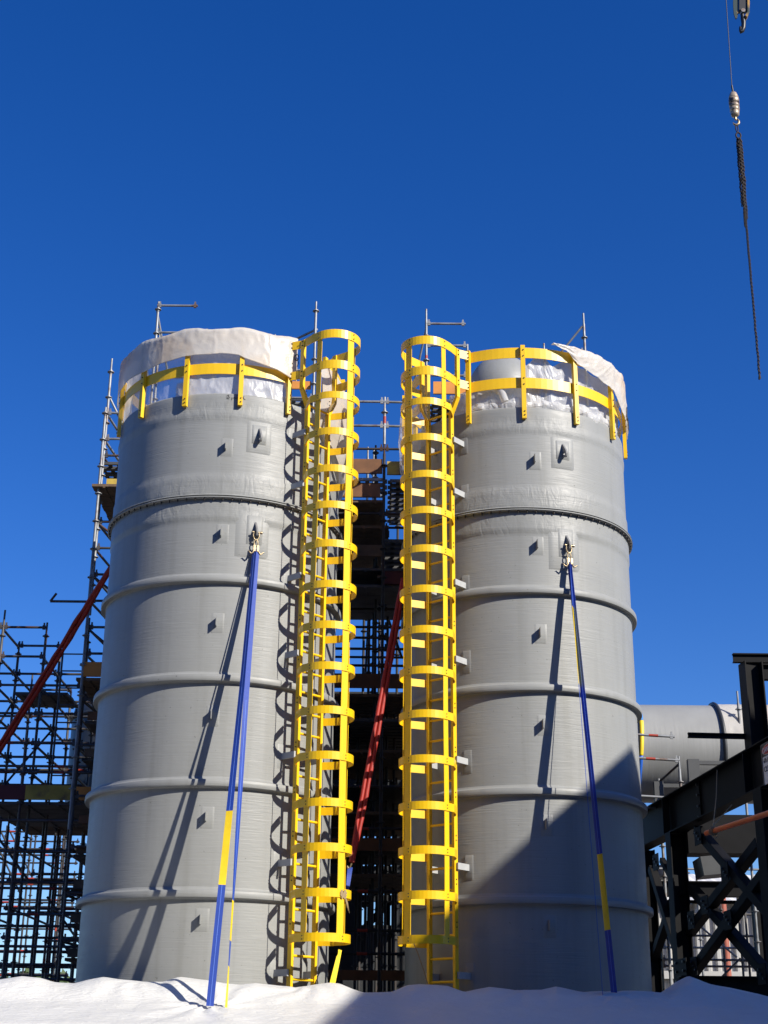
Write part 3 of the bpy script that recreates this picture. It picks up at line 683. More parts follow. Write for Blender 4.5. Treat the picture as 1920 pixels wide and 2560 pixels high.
pz2 = Zd(340, 718, 23.4); s.led((px_, 23.4, pz2), (px_+1.0, 23.4, pz2), GT); s.led((px_, 23.4, pz2-.0), (X(349, 700, 24.1), 24.1, pz2), GT)
pr = X(682, 730, 23.4); z_ = Zd(640, 733, 23.8); s.led((X(594, 730, 24.2), 24.2, z_), (pr+.02, 23.4, z_), GT)
for dy in (800, 860): s.led((pr, 23.4, Zd(682, dy, 23.4)), (pr-1.1, 23.4, Zd(682, dy, 23.4)), GT)
s.toe(pr-.55, pr-.06, 23.45, Zd(660, 838, 23.4), OB); s.deck(pr-1.0, pr+.1, 23.4, 24.3, Zd(660, 862, 23.4)-.02, GALV, holes=True)
zz_ = Zd(400, 815, 23.2); s.led((px_-.1, 23.2, zz_), (px_+1.2, 23.2, zz_), GT, red=.6)
xc = X(395, 850, 22.9); s.std(xc, 22.9, 11.9, 9.5, GT, red=Zd(400, 850, 22.9))
for dd_ in (1560, 1640, 1785, 1850, 1925, 2000, 2075):
    zd = Zd(190, dd_, yf); s.deck(x0+.05, x0+1.5, 23.1, 24.6, zd, PLANK if dd_ % 2 else DECK)
    s.toe(x0+.1, x0+1.4, 23.05, zd+.05, (BR, RB, PLANK)[dd_ % 3], .13)
for k_ in range(5): s.std(x0+.2+.24*k_, 23.5+.3*(k_ % 3), 6.2, red=3+.5*k_)
# B: lower scaffold at the far left
s = Scaf('dark scaffold grid at the left edge, open bays against the sky', (-6, 24.6, 0)); B_ = s
rows = [24.4, 25.6, 26.8]
bx = [X(8, 1350, 24.4)-.78, X(8, 1350, 24.4), X(101, 1360, 24.4), X(185, 1380, 24.4)]
tops = {1: Zd(8, 1318, 24.4), 2: Zd(101, 1345, 24.4), 3: Zd(185, 1400, 24.4)}
lz = [Zd(50, dy, 24.4) for dy in (1355, 1418, 1480, 1541, 1605, 1668)]
for i, x in enumerate(bx):
    for j, y in enumerate(rows):
        top = (tops.get(i, 8.9)) - (0, .35, .8)[j]+(.0 if j == 0 else .12*((i*j) % 3))
        s.std(x+.0*j, y, top, red=(6.0 if (i+j) % 2 else None))
        for z in lz:
            if z < top-.05:
                if i+1 < len(bx) and not (j == 0 and i == 2 and z > lz[2]+.1): s.led((x, y, z), (bx[i+1], y, z), red=(.3 if (i+j) % 3 == 1 and z < 7 else None))
                if j+1 < len(rows) and z < top-.3: s.led((x, y, z-.04), (x, rows[j+1], z-.04))
s.brace((bx[1], rows[1], lz[5]), (bx[2], rows[1], lz[3])); s.brace((bx[0], rows[1], lz[5]), (bx[1], rows[1], lz[2]))
s.brace((bx[2], rows[2], lz[5]), (bx[3], rows[2], lz[3]))
# site ladder
xl0, xl1 = X(137, 1400, 24.0), X(190, 1400, 24.0); m = MB()
for x_, dt in ((xl0, 1388), (xl1, 1390)): m.tube([(x_+.16*0, 24.0, 5.6), (x_, 24.0, Zd(137, dt, 24.0))], .018, 8)
lr = B_.add('ladder', m, TUBE)
z = 5.8
while z < Zd(137, 1395, 24): m = MB(); m.tube([(xl0, 24.0, z), (xl1, 24.0, z)], .013, 6); m.build('rung', TUBE, lr); z += .3
s.deck(X(35, 1500, 24.6), X(150, 1500, 24.6), 24.5, 25.5, Zd(80, 1515, 25), DECK)
m = s.toe(X(50, 1500, 24.6), X(85, 1500, 24.6), 25.5, Zd(70, 1502, 25.5), YSL, .06)
# main lower deck of the left scaffold
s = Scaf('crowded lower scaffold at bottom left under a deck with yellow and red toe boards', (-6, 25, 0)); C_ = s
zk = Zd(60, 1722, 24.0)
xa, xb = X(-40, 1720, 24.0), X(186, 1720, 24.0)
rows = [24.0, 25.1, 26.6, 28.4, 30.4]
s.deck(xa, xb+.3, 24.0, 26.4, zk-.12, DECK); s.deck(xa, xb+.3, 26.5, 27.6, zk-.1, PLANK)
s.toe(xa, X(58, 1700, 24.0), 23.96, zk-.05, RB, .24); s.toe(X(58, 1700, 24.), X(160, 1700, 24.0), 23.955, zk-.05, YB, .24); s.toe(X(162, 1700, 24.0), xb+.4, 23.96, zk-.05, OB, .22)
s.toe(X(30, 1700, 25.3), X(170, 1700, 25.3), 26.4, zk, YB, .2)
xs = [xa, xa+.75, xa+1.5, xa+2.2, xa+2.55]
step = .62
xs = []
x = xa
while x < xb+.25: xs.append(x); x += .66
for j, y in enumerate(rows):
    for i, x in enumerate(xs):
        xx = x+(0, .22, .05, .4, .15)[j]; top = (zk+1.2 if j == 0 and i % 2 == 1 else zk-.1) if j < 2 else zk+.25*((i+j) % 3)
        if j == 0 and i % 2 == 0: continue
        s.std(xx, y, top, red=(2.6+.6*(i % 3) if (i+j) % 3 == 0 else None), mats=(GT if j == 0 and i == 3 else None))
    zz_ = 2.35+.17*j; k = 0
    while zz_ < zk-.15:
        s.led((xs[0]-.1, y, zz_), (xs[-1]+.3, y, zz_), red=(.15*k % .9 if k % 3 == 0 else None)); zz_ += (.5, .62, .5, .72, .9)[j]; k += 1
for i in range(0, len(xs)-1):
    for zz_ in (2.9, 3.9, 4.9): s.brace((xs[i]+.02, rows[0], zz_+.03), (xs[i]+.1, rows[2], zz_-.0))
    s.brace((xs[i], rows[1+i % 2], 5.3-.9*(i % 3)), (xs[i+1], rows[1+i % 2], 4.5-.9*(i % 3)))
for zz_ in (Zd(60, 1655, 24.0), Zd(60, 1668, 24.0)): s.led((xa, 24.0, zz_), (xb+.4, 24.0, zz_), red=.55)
s = Scaf('distant scaffold thicket behind the lower left scaffold', (-9, 34, 0)); DT = mat('silhouette_tube', (.04, .038, .038), .7, .2, var=.3, dirt=((.05, .025, .018), .4, 3)); DTT = [DT, REDT]  # tube colour darkened so the sunlit scaffold reads as a backlit silhouette
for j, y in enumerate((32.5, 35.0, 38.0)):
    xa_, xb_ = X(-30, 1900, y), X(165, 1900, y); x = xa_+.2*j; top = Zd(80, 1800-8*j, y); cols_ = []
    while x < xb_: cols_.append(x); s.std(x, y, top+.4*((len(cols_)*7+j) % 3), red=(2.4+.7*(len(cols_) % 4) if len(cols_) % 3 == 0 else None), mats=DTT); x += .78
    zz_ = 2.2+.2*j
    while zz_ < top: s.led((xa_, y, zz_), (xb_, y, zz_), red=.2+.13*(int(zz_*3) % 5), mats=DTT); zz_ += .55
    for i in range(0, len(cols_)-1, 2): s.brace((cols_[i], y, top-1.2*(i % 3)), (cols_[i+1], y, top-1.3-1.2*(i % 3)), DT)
# D: behind the right tank
s = Scaf('scaffold behind the right tank with galvanised poles rising above its dome', (2.2, 23.8, 0)); D_ = s
Y = 23.4
pa = X(921, 720, Y); s.std(pa, Y, Zd(921, 668, Y), 0, GT, red=Zd(921, 782, Y)); za = Zd(921, 699, Y); s.led((pa, Y, za), (X(1006, 703, Y), Y, za), GT)
zb = Zd(921, 746, Y); pb = X(1010, 760, Y); s.led((pa, Y, zb), (pb, Y, zb), GT); s.std(pb, Y, Zd(1010, 744, Y), 0, GT); s.led((pa, Y, Zd(960, 811, Y)), (pb, Y, Zd(960, 811, Y)), GT)
s.brace((pa, Y, za-.1), (pa-.28, Y+.6, za-1.3), GALV)
pc = X(1262, 720, Y); s.std(pc, Y, Zd(1262, 677, Y), 0, GT); s.brace((pc-.03, Y, Zd(1262, 705, Y)), (pc-.55, Y+.2, Zd(1262, 770, Y)), GALV)
pd_ = X(1175, 745, Y+.2); s.std(pd_, Y+.2, Zd(1175, 742, Y+.2), 0, GT)
s.led((pd_, Y+.1, Zd(1240, 760, Y)), (pc, Y, Zd(1240, 760, Y)), GT)
zz_ = Zd(950, 862, 23.3); s.deck(pa+.1, pb+.3, 23.3, 24.2, zz_-.05, DECK, holes=True); s.toe(pa+.12, pb+.12, 23.26, zz_+.08, OB, .24)
xr0 = X(1376, 1588, 22.8)
for dx0, dx1, dy, red in ((1365, 1457, 1589, .55), (1368, 1468, 1640, .45), (1375, 1470, 1722, None), (1375, 1475, 1746, None)):
    zq = Zd(dx1, dy, 24.2); s.led((X(dx0, dy, 24.2)-.25, 24.2, zq+.03), (X(dx1, dy, 24.2), 24.2, zq-.02), GT, red=red)
xp = X(1468, 1660, 24.2); s.std(xp, 24.2, Zd(1468, 1634, 24.2), 0, GT); xq = X(1424, 1700, 24.7); s.std(xq, 24.7, Zd(1424, 1682, 24.7), 0, GT); s.brace((xp, 24.2, Zd(1460, 1650, 24.2)), (xq, 24.7, Zd(1424, 1690, 24.7)))
xq = X(1593, 1500, 25.2); s.std(xq, 25.2, Zd(1593, 1493, 25.2), 0, GT)
# E: between the tanks
s = Scaf('dark scaffold tower filling the gap between the two tanks', (-.3, 24, 0)); E_ = s; TUBE_ = TUBE; TUBE = DT  # gap tubes take the silhouette colour, shade painted into the material
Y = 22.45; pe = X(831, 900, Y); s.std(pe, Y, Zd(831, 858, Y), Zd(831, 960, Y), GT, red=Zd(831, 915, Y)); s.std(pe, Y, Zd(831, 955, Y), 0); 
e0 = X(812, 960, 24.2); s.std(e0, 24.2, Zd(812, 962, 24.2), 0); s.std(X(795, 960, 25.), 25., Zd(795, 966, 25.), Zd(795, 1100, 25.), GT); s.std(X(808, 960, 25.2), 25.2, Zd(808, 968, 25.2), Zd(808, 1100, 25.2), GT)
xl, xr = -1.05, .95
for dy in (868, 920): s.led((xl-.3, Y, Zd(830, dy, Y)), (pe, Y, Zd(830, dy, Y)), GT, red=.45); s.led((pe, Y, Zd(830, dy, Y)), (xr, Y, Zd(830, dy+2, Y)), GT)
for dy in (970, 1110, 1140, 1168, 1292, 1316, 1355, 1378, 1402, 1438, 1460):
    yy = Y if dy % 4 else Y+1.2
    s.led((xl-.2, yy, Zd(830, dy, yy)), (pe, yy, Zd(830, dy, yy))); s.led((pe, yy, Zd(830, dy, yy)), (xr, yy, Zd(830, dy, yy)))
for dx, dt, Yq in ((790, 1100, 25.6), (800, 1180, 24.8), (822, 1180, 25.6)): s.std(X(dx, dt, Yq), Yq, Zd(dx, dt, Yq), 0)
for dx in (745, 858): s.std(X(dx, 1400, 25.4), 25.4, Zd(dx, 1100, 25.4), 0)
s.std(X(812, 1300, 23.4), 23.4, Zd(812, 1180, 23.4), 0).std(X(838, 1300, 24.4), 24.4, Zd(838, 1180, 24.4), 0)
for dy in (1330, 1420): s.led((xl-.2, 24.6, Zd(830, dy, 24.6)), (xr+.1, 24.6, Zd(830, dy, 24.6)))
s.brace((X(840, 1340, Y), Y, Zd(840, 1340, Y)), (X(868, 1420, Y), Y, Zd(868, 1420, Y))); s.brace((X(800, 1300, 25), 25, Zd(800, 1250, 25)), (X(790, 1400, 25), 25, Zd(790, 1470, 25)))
# decks: upper pair, then dense lower ones
z = Zd(790, 1026, 22.5); s.deck(xl, pe+.02, 22.5, 23.3, z-.1, GALV, holes=True)
tbm = s.toe(xl, pe-.03, 22.48, z+.02, BR, .26); s.toe(pe+.05, xr, 22.48, z+.0, YB, .24)
s.deck(pe+.1, xr, 22.5, 24.6, z-.12, DECK, holes=True)
z = Zd(790, 1073, 22.45); s.toe(xl, pe-.06, 22.42, z-.02, BR, .24); s.deck(xl, pe-.0, 22.45, 24.8, z-.1, PLANK)
z = Zd(790, 1128, 22.6); s.deck(xl, pe+.1, 22.6, 25.0, z-.1, PLANK); 
for d_, (xa_, xb_) in ((1170, (pe, xr)), (1232, (xl, xr)), (1248, (pe-.1, xr)), (1268, (xl, xr))):
    z = Zd(790, d_, 22.7); s.deck(xa_, xb_, 22.7, 24.6, z, DECK if d_ != 1248 else PLANK, holes=(d_ == 1170))
s.toe(xl, pe, 22.65, Zd(780, 1202, 22.65), PLANK, .2); s.toe(pe, xr, 22.68, Zd(850, 1262, 22.68), RB, .22)
z = Zd(790, 1485, 23.2); s.toe(xl, xr, 23.16, z-.02, BR, .24)
for k, d_ in enumerate((1492, 1545, 1612, 1688, 1745, 1812, 1880)):
    z = Zd(790, d_, 23.2); s.deck(xl-.1, xr+.1, 23.2+.0*k, 25.6, z-.1, DECK if k % 2 else PLANK, holes=(k in (0, 1)))
s.toe(xl, xr, 23.15, Zd(790, 1838, 23.15), BR, .2); s.toe(xl, xr, 23.15, Zd(790, 2118, 23.15), BR, .15)
for dy in (1700, 1790, 1925, 2010, 2060): s.led((xl, 22.9, Zd(790, dy, 22.9)), (xr, 22.9, Zd(790, dy, 22.9)), red=.35)
for dx in (770, 826, 850): s.std(X(dx, 1900, 24.6), 24.6, Zd(dx, 1500, 24.6), 0)
for i in range(5): s.toe(X(780+i*17, 1710, 25.8), X(780+i*17, 1710, 25.8)+.1, 25.8, Zd(790, 1712, 25.8), OB, .12)
TUBE = TUBE_
# lettering on the boards
def text(body, size, loc, rot, m_, parent, name='lettering', extr=.002):
    cu = bpy.data.curves.new(name, 'FONT'); cu.body = body; cu.size = size; cu.extrude = extr
    o = bpy.data.objects.new('tmp', cu); sc.collection.objects.link(o); bpy.context.view_layer.update()
    me = bpy.data.meshes.new_from_object(o.evaluated_get(bpy.context.evaluated_depsgraph_get())); bpy.data.objects.remove(o)
    ob = bpy.data.objects.new(name, me); me.materials.clear(); me.materials.append(m_); sc.collection.objects.link(ob)
    mw = Matrix.Translation(loc) @ rot.to_4x4(); me.transform(mw)
    # parented with the parent's world offset removed
    ob.parent = parent
    base = parent
    off = Vector((0, 0, 0))
    while base: off += base.location; base = None
    if parent.parent: off = parent.parent.location
    me.transform(Matrix.Translation(-off)); ob.matrix_parent_inverse = Matrix.Identity(4)
    if parent.parent: ob.matrix_parent_inverse = Matrix.Identity(4); 
    return ob
front = Matrix.Rotation(pi/2, 3, 'X')
zq = Zd(200, 1475, 23.0)
text('WWW', .22, Vector((X(196, 1465, 22.57), 22.575, zq+.045)), front, INK, tb)
text('88 KAMA', .2, Vector((xl+.05, 22.455, Zd(790, 1026, 22.5)+.07)), front, INK, tbm)
# ------------------------------------------------------------------ ducts
def cylx(m, x0, x1, y, z, r, n=64):
    vs = []; 
    for x in (x0, x1):
        for k in range(n): vs.append((x, y+r*cos(2*pi*k/n), z+r*sin(2*pi*k/n)))
    m.add(vs, [(k, (k+1) % n, n+(k+1) % n, n+k) for k in range(n)], True)
    m.add(vs[:n], [tuple(range(n))]); m.add(vs[n:], [tuple(reversed(range(n)))])
Yd = 26.0; zt = Zd(1420, 1524, Yd); zb = Zd(1420, 1722, Yd-.6); rd = (zt-zb)/2*.985; zc = (zt+zb)/2
D = thing('exhaust_duct', 'large grey horizontal duct behind the right tank, partly patched in white', 'duct', (4.5, Yd, zc))
m = MB(); cylx(m, 2.6, 12, Yd, zc, rd); m.build('duct_shell', DUCT, D)
xf = X(1566, 1600, Yd-rd); m = MB()
pr = []
for k in range(65):
    a = 2*pi*k/64; pr.append((xf, Yd+(rd+.03)*cos(a), zc+(rd+.03)*sin(a)))
m.tube(pr[:-1], .035, 8, closed=True); m.build('duct_flange', DARKD, D)
m = MB(); m.grid(40, 40, lambda u, v: (xf+.02+1.5*u, Yd-(rd+.02+.015*abs(nz(u*6, v*6, 2)))*cos(R(10+95*v)), zc+(rd+.02+.015*abs(nz(u*6, v*6, 2)))*sin(R(10+95*v)))); m.build('white_patch', SHEET, D)
# strap round the duct
xs_ = X(1388, 1640, Yd-rd); T_ = thing('duct_strap', 'blue and yellow strap looped round the grey duct beside the right tank', 'strap', (xs_, Yd-rd, zc))
def strap(a0, a1, m_, nm, w_=.07):
    m = MB(); m.grid(1, 24, lambda u, v: (xs_-w_/2+w_*u+.10*sin(R(a0+(a1-a0)*v)*1)*0+.04*sin(R(a0+(a1-a0)*v)*2), Yd-(rd+.035)*cos(R(a0+(a1-a0)*v)), zc+(rd+.035)*sin(R(a0+(a1-a0)*v)))); return m.build(nm, m_, T_, thick=.008)
strap(28, 120, SKYB, 'webbing'); strap(-14, 28, YSL, 'sleeve'); strap(-80, -14, BLUEP, 'webbing')
# dark elbow duct at the left
D = thing('dark_duct', 'dark rounded duct standing behind the left scaffold in shade', 'duct', (-4.6, 28, 0))
Yq = 27.5; xdl, xdr = X(128, 1600, Yq), X(215, 1600, Yq)+1.4; cx = (xdl+xdr)/2; rq = (xdr-xdl)/2; ztop = Zd(150, 1482, Yq)
m = MB(); zlo = Zd(150, 1722, Yq); m.lathe([(rq, zlo), (rq, ztop-.45), (rq-.05, ztop-.22), (rq-.2, ztop-.06), (rq-.45, ztop), (.01, ztop+.02)], (cx, Yq+rq), 64); m.build('duct_shell', DARKD, D)
m = MB(); m.lathe([(rq, ztop-.52), (rq+.05, ztop-.5), (rq+.05, ztop-.45), (rq, ztop-.43)], (cx, Yq+rq), 64); m.build('duct_flange', DARKD, D)
m = MB(); m.tube([(cx-.4, Yq+rq, 0), (cx-.4, Yq+rq, zlo+.05)], .12, 10); m.tube([(cx+.5, Yq+rq, 0), (cx+.5, Yq+rq, zlo+.05)], .12, 10); m.build('duct_support', DARKD, D)
# near-black walls added behind the gap to stand for its shade
Bd = thing('gap_shade_walls', 'near-black walls added for the shade deep in the gap between the tanks', 'building', (0, 27, 0))
ztp = Zd(790, 1500, 26.4); g0, g1 = X(783, 1900, 26.4), X(846, 1900, 26.4)
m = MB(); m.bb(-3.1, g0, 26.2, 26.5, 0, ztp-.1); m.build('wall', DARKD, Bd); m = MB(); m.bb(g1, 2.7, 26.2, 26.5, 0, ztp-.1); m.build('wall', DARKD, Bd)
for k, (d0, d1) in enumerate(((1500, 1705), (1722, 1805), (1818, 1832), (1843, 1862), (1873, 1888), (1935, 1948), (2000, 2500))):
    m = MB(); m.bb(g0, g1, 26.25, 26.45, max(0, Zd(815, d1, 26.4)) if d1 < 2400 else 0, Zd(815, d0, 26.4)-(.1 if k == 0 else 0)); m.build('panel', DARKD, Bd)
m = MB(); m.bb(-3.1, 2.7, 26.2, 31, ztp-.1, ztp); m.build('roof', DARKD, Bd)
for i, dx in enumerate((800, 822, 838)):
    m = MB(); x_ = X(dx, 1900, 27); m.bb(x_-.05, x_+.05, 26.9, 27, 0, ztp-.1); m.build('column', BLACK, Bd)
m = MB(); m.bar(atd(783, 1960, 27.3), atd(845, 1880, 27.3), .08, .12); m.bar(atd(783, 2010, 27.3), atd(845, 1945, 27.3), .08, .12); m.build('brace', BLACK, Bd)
# ------------------------------------------------------------------ black steel frame at the right
P0 = at(1619, 2031, 24.7); P1 = at(1899, 1860, 19.4); zB = (P0.z+P1.z)/2
dh = Vector((P1.x-P0.x, P1.y-P0.y, 0)).normalized(); nh = Vector((-dh.y, dh.x, 0)); 
if nh.x > 0: nh = -nh
def onp(x, y, off=0):                    # source px on the frame's vertical plane
    d = ray(x, y); o = Vector((P0.x, P0.y, 0))+nh*off; t = (o.dot(nh))/(d.dot(nh)); p = d*t; p.z += EYE; return p
FR = thing('steel_frame', 'black steel pipe rack with crossed braces at the right edge', 'steel frame', (4, 18, 0))
def ibeam(p, q, h, b_, name, parent=FR, m_=BLACK, upv=(0, 0, 1), tf_=.018):
    p, q = Vector(p), Vector(q); n = (q-p).normalized(); sd_ = n.cross(Vector(upv)).normalized(); u_ = sd_.cross(n)
    m = MB(); m.bar(p, q, .012, h-2*tf_, upv=u_)
    m.bar(p+u_*(h/2-tf_/2), q+u_*(h/2-tf_/2), b_, tf_, upv=u_); m.bar(p-u_*(h/2-tf_/2), q-u_*(h/2-tf_/2), b_, tf_, upv=u_)
    return m.build(name, m_, parent)
hb = .60
pA = Vector((P0.x, P0.y, zB-hb/2)); pB = Vector((P1.x, P1.y, zB-hb/2))
bm_ = ibeam(pA-dh*.5, pB+dh*5, hb, .26, 'main_beam')
def plate(c, ht, wd_, th=.014, name='splice_plate', nb=4, parent=None, off=.0):
    m = MB(); c2 = c+nh*(.008+off); m.box(c2, dh*wd_/2, nh*th/2, Vector((0, 0, ht/2))); o = m.build(name, BLACK, parent or FR)
    for i in range(nb):
        for s_ in (-1, 1) if wd_ > .2 else (0,):
            m = MB(); cc = c2+nh*th/2+Vector((0, 0, ht*(.4-.8*i/(max(1, nb-1)))))+dh*s_*wd_*.3; m.tube([cc, cc+nh*.022], .022, 6); m.build('bolt', DGREY, o)
    return o
c = onp(1750, 1985); plate(Vector((c.x, c.y, zB-hb/2)), hb+.02, .16, nb=4, off=.02)
for x_ in (1674, 1888):
    c = onp(x_, 2000); m = MB(); m.box(Vector((c.x, c.y, zB-hb/2))+nh*.07, dh*.008, nh*.06, Vector((0, 0, hb/2-.02))); m.build('stiffener', BLACK, FR)
def hcol(c, z0, z1, name='column', w_=.26, parent=FR, m_=BLACK):
    m = MB(); c0 = Vector((c.x, c.y, (z0+z1)/2)); hz = Vector((0, 0, (z1-z0)/2))
    m.box(c0, dh*.006, nh*(w_/2-.016), hz); m.box(c0+nh*(w_/2-.008), dh*w_/2, nh*.008, hz); m.box(c0-nh*(w_/2-.008), dh*w_/2, nh*.008, hz)
    return m.build(name, m_, parent)
c1 = onp(1699, 2250, -.0); hcol(c1, 0, zB-hb-.003)
c2 = onp(1942, 2250, -.0); hcol(c2, 0, zB-hb-.003, w_=.3)
ct = onp(1884, 1750); zt_ = onp(1884, 1652).z; hcol(ct, zB+.003, zt_, w_=.26)
ct2 = ct+nh*-2.2+dh*.0; hcol(ct2, 0, zt_, w_=.26)
cb = [ct+nh*.75, ct-nh*2.4]; cb = [Vector((q.x, q.y, zt_+.075)) for q in cb]
ibeam(Vector((ct.x, ct.y, zt_+.07))-Vector((.24, 0, 0)), Vector((ct.x, ct.y, zt_+.07))+Vector((2.6, 0, 0)), .13, .08, 'top_beam')
ibeam(Vector((ct.x+.14, ct.y, zt_-.13)), Vector((ct.x+2.6, ct.y, zt_-.13)), .22, .12, 'top_beam')
pq = onp(1720, 1838); ibeam(at(1720, 1838, ct.y+.1), at(1880, 1838, ct.y+.1)+Vector((0, 0, -.02)), .07, .06, 'cross_beam')
def angle(x0_, y0_, x1_, y1_, off=.0, w_=.10, parent=FR):
    p, q = onp(x0_, y0_, off), onp(x1_, y1_, off); m = MB(); n_ = (q-p).normalized(); u_ = nh.cross(n_)
    m.bar(p, q, w_, .012, upv=nh); m.bar(p+u_*(w_/2)-nh*w_*.5, q+u_*(w_/2)-nh*w_*.5, .012, w_, upv=nh); return m.build('brace', BLACK, parent)
angle(1735, 2075, 1945, 2318, .06, .13); angle(1890, 2105, 1715, 2330, -.06, .13)
angle(1960, 2103, 1725, 2428, .06, .13); angle(1722, 2222, 1925, 2455, -.06, .13)
angle(1622, 2170, 1702, 2430, .05, .12); angle(1690, 2210, 1625, 2400, -.05, .12)
angle(1650, 2150, 1700, 2240, .0, .08)
for x_, y_ in ((1745, 2090), (1735, 2415), (1728, 2300), (1905, 2435), (1640, 2155), (1680, 2225), (1812, 2180), (1762, 2262), (1820, 2300)):
    c = onp(x_, y_, .09); m = MB(); m.box(c, dh*.15, nh*.006, Vector((0, 0, .13))); o = m.build('gusset', BLACK, FR)
    for i in range(3): m = MB(); cc = c+nh*.006+dh*(-.08+.08*i)+Vector((0, 0, .06-.06*i)); m.tube([cc, cc+nh*.02], .018, 6); m.build('bolt', DGREY, o)
q0, q1 = at(1560, 2223, 27), at(1980, 2223, 27); q0.z = q1.z = at(1760, 2223, 27).z; ibeam(q0, q1, .27, .2, 'rear_beam')
q0, q1 = at(1600, 2263, 27.5), at(1980, 2263, 27.5); q0.z = q1.z = at(1760, 2255, 27.5).z; m = MB(); m.bar(q0, q1, .1, .06); m.build('rear_beam', BLACK, FR)
hcol(onp(1626, 2250, -.1), 0, zB-hb-.003, w_=.2); hcol(at(1902, 2300, 27), 0, zB-.9, w_=.24)
plate(onp(1652, 2420, -.3), .9, .35, name='dark_panel'); plate(onp(1712, 2440, .1), .5, .6, name='dark_panel', off=.05)  # black panels added to fill the dark area at the frame foot
q0, q1 = at(1700, 2472, 22), at(1990, 2472, 22); q0.z = q1.z = at(1820, 2472, 22).z; ibeam(q0, q1, .34, .3, 'base_beam')

for ya_, yb_, Yq, dp in ((2062, 2138, 23.2, .5), (2040, 2075, 24.6, .4)):
    pp, qq = at(1712, (ya_+yb_)/2, Yq), at(2000, (ya_+yb_)/2, Yq); qq.z = pp.z; h_ = (yb_-ya_)/F*Yq*.95; m = MB(); m.bar(pp, qq, dp, h_); m.build('cable_tray', BLACK, FR)
pp = at(1778, 2168, 22.6); m = MB(); m.box(pp, (.20, 0, .02), (0, .3, 0), (-.02, 0, .14)); m.build('chute_box', DGREY, FR)
# grey handrail posts on the beam
def rail_post(x0_, x1_, yt, yb, rx1, ry, Yq, label):
    c = at((x0_+x1_)/2, yt, Yq); w_ = (x1_-x0_)/F*Yq*.5; zb_ = zB-.1
    T_ = thing('handrail_post', label, 'post', (c.x, c.y, zB), 'grey posts on the black beam')
    m = MB(); m.bb(c.x-w_, c.x+w_, c.y-.06, c.y+.06, zb_-.3, c.z); m.build('post', DGREY, T_)
    r1 = at(rx1, ry, Yq); m = MB(); m.bb(c.x+w_, r1.x, c.y-.04, c.y+.04, r1.z-.05, r1.z+.01); m.build('rail', DGREY, T_)
rail_post(1718, 1746, 1899, 1960, 1835, 1905, 23.3, 'taller grey post with a side rail behind the black beam')
rail_post(1634, 1657, 1955, 2010, 1722, 1962, 24.5, 'shorter grey post with a side rail beside the right tank')
# danger sign
SG = thing('danger_sign', 'white and red danger sign fixed to the black beam at the right edge', 'sign', tuple(onp(1925, 1900, .2)))
sc0 = onp(1904, 1865, .16); hS = .52
o_ = Vector((sc0.x, sc0.y, sc0.z)); Zv = Vector((0, 0, 1))
m = MB(); m.box(o_+dh*.30-Zv*(hS/2), dh*.30, nh*.004, Zv*hS/2); m.build('panel', WHITE, SG)
rotm = Matrix((dh, Zv, nh)).transposed()
m = MB(); m.box(o_+dh*.30-Zv*.085+nh*.006, dh*.285, nh*.002, Zv*.075); m.build('black_field', BLKM, SG)
def oval(a_, b2, off, m_, nm):
    m = MB(); c = o_+dh*.30-Zv*.085; vs = [c+dh*a_*cos(t)+Zv*b2*sin(t)+nh*off for t in [2*pi*i/40 for i in range(40)]]
    m.add(vs, [tuple(range(40))]); m.build(nm, m_, SG, thick=.002)
oval(.275, .07, .0115, WHITE, 'oval_border'); oval(.268, .064, .0145, SIGNR, 'oval')
def stext(body, size, dx_, dz_, m_, off=.019): text(body, size, o_+dh*dx_-Zv*dz_+nh*off, rotm, m_, SG)
stext('DANGER', .095, .065, .118, WHITE); stext('47t LOAD', .085, .04, .245, INK, .007); stext('CLEAR', .10, .04, .36, INK, .007)
# frame rails of the sign
m = MB(); m.bar(o_-Zv*0+nh*.006, o_+dh*.6+nh*.006, .012, .02); m.bar(o_+nh*.006, o_-Zv*hS+nh*.006, .012, .02, upv=dh); m.build('sign_frame', DGREY, SG)
# orange pipe hung by rope
p, q = at(1766, 2083, 17.9), at(1925, 2032, 16.4); q = p+(q-p)*2.2
m = MB(); m.tube([p, q], .033, 14); op = tag(m.build('orange_pipe', ORP), 'orange pipe slung under the black beam by a rope', 'pipe')
m = MB(); k0 = p+(q-p).normalized()*.19
t0 = at(1793, 1925, 20.6); t1 = at(1830, 2012, 19.8)
m.tube([t0, k0.lerp(t0, .5)+Vector((.01, 0, 0)), k0+Vector((0, 0, .06))], .006, 5); m.tube([t1, k0+Vector((0, 0, .06))], .006, 5)
dd = (q-p).normalized(); e1 = dd.cross(Vector((0, 0, 1))).normalized(); e2 = e1.cross(dd)
for i in range(5):
    oo = k0+dd*(i-2)*.018; m.tube([oo+(e1*cos(a)+e2*sin(a))*(.042+.008*(i % 2)) + dd*.01*sin(a*2) for a in [2*pi*j/14 for j in range(14)]], .006, 5, closed=True)
m.tube([k0-e2*.05, k0-e2*.09+dd*.03, k0-e2*.085+dd*.07, k0-e2*.06+dd*.075], .008, 6)
tag(m.build('hanging_rope', ROPE), 'thin brown rope knotted round the orange pipe', 'rope')
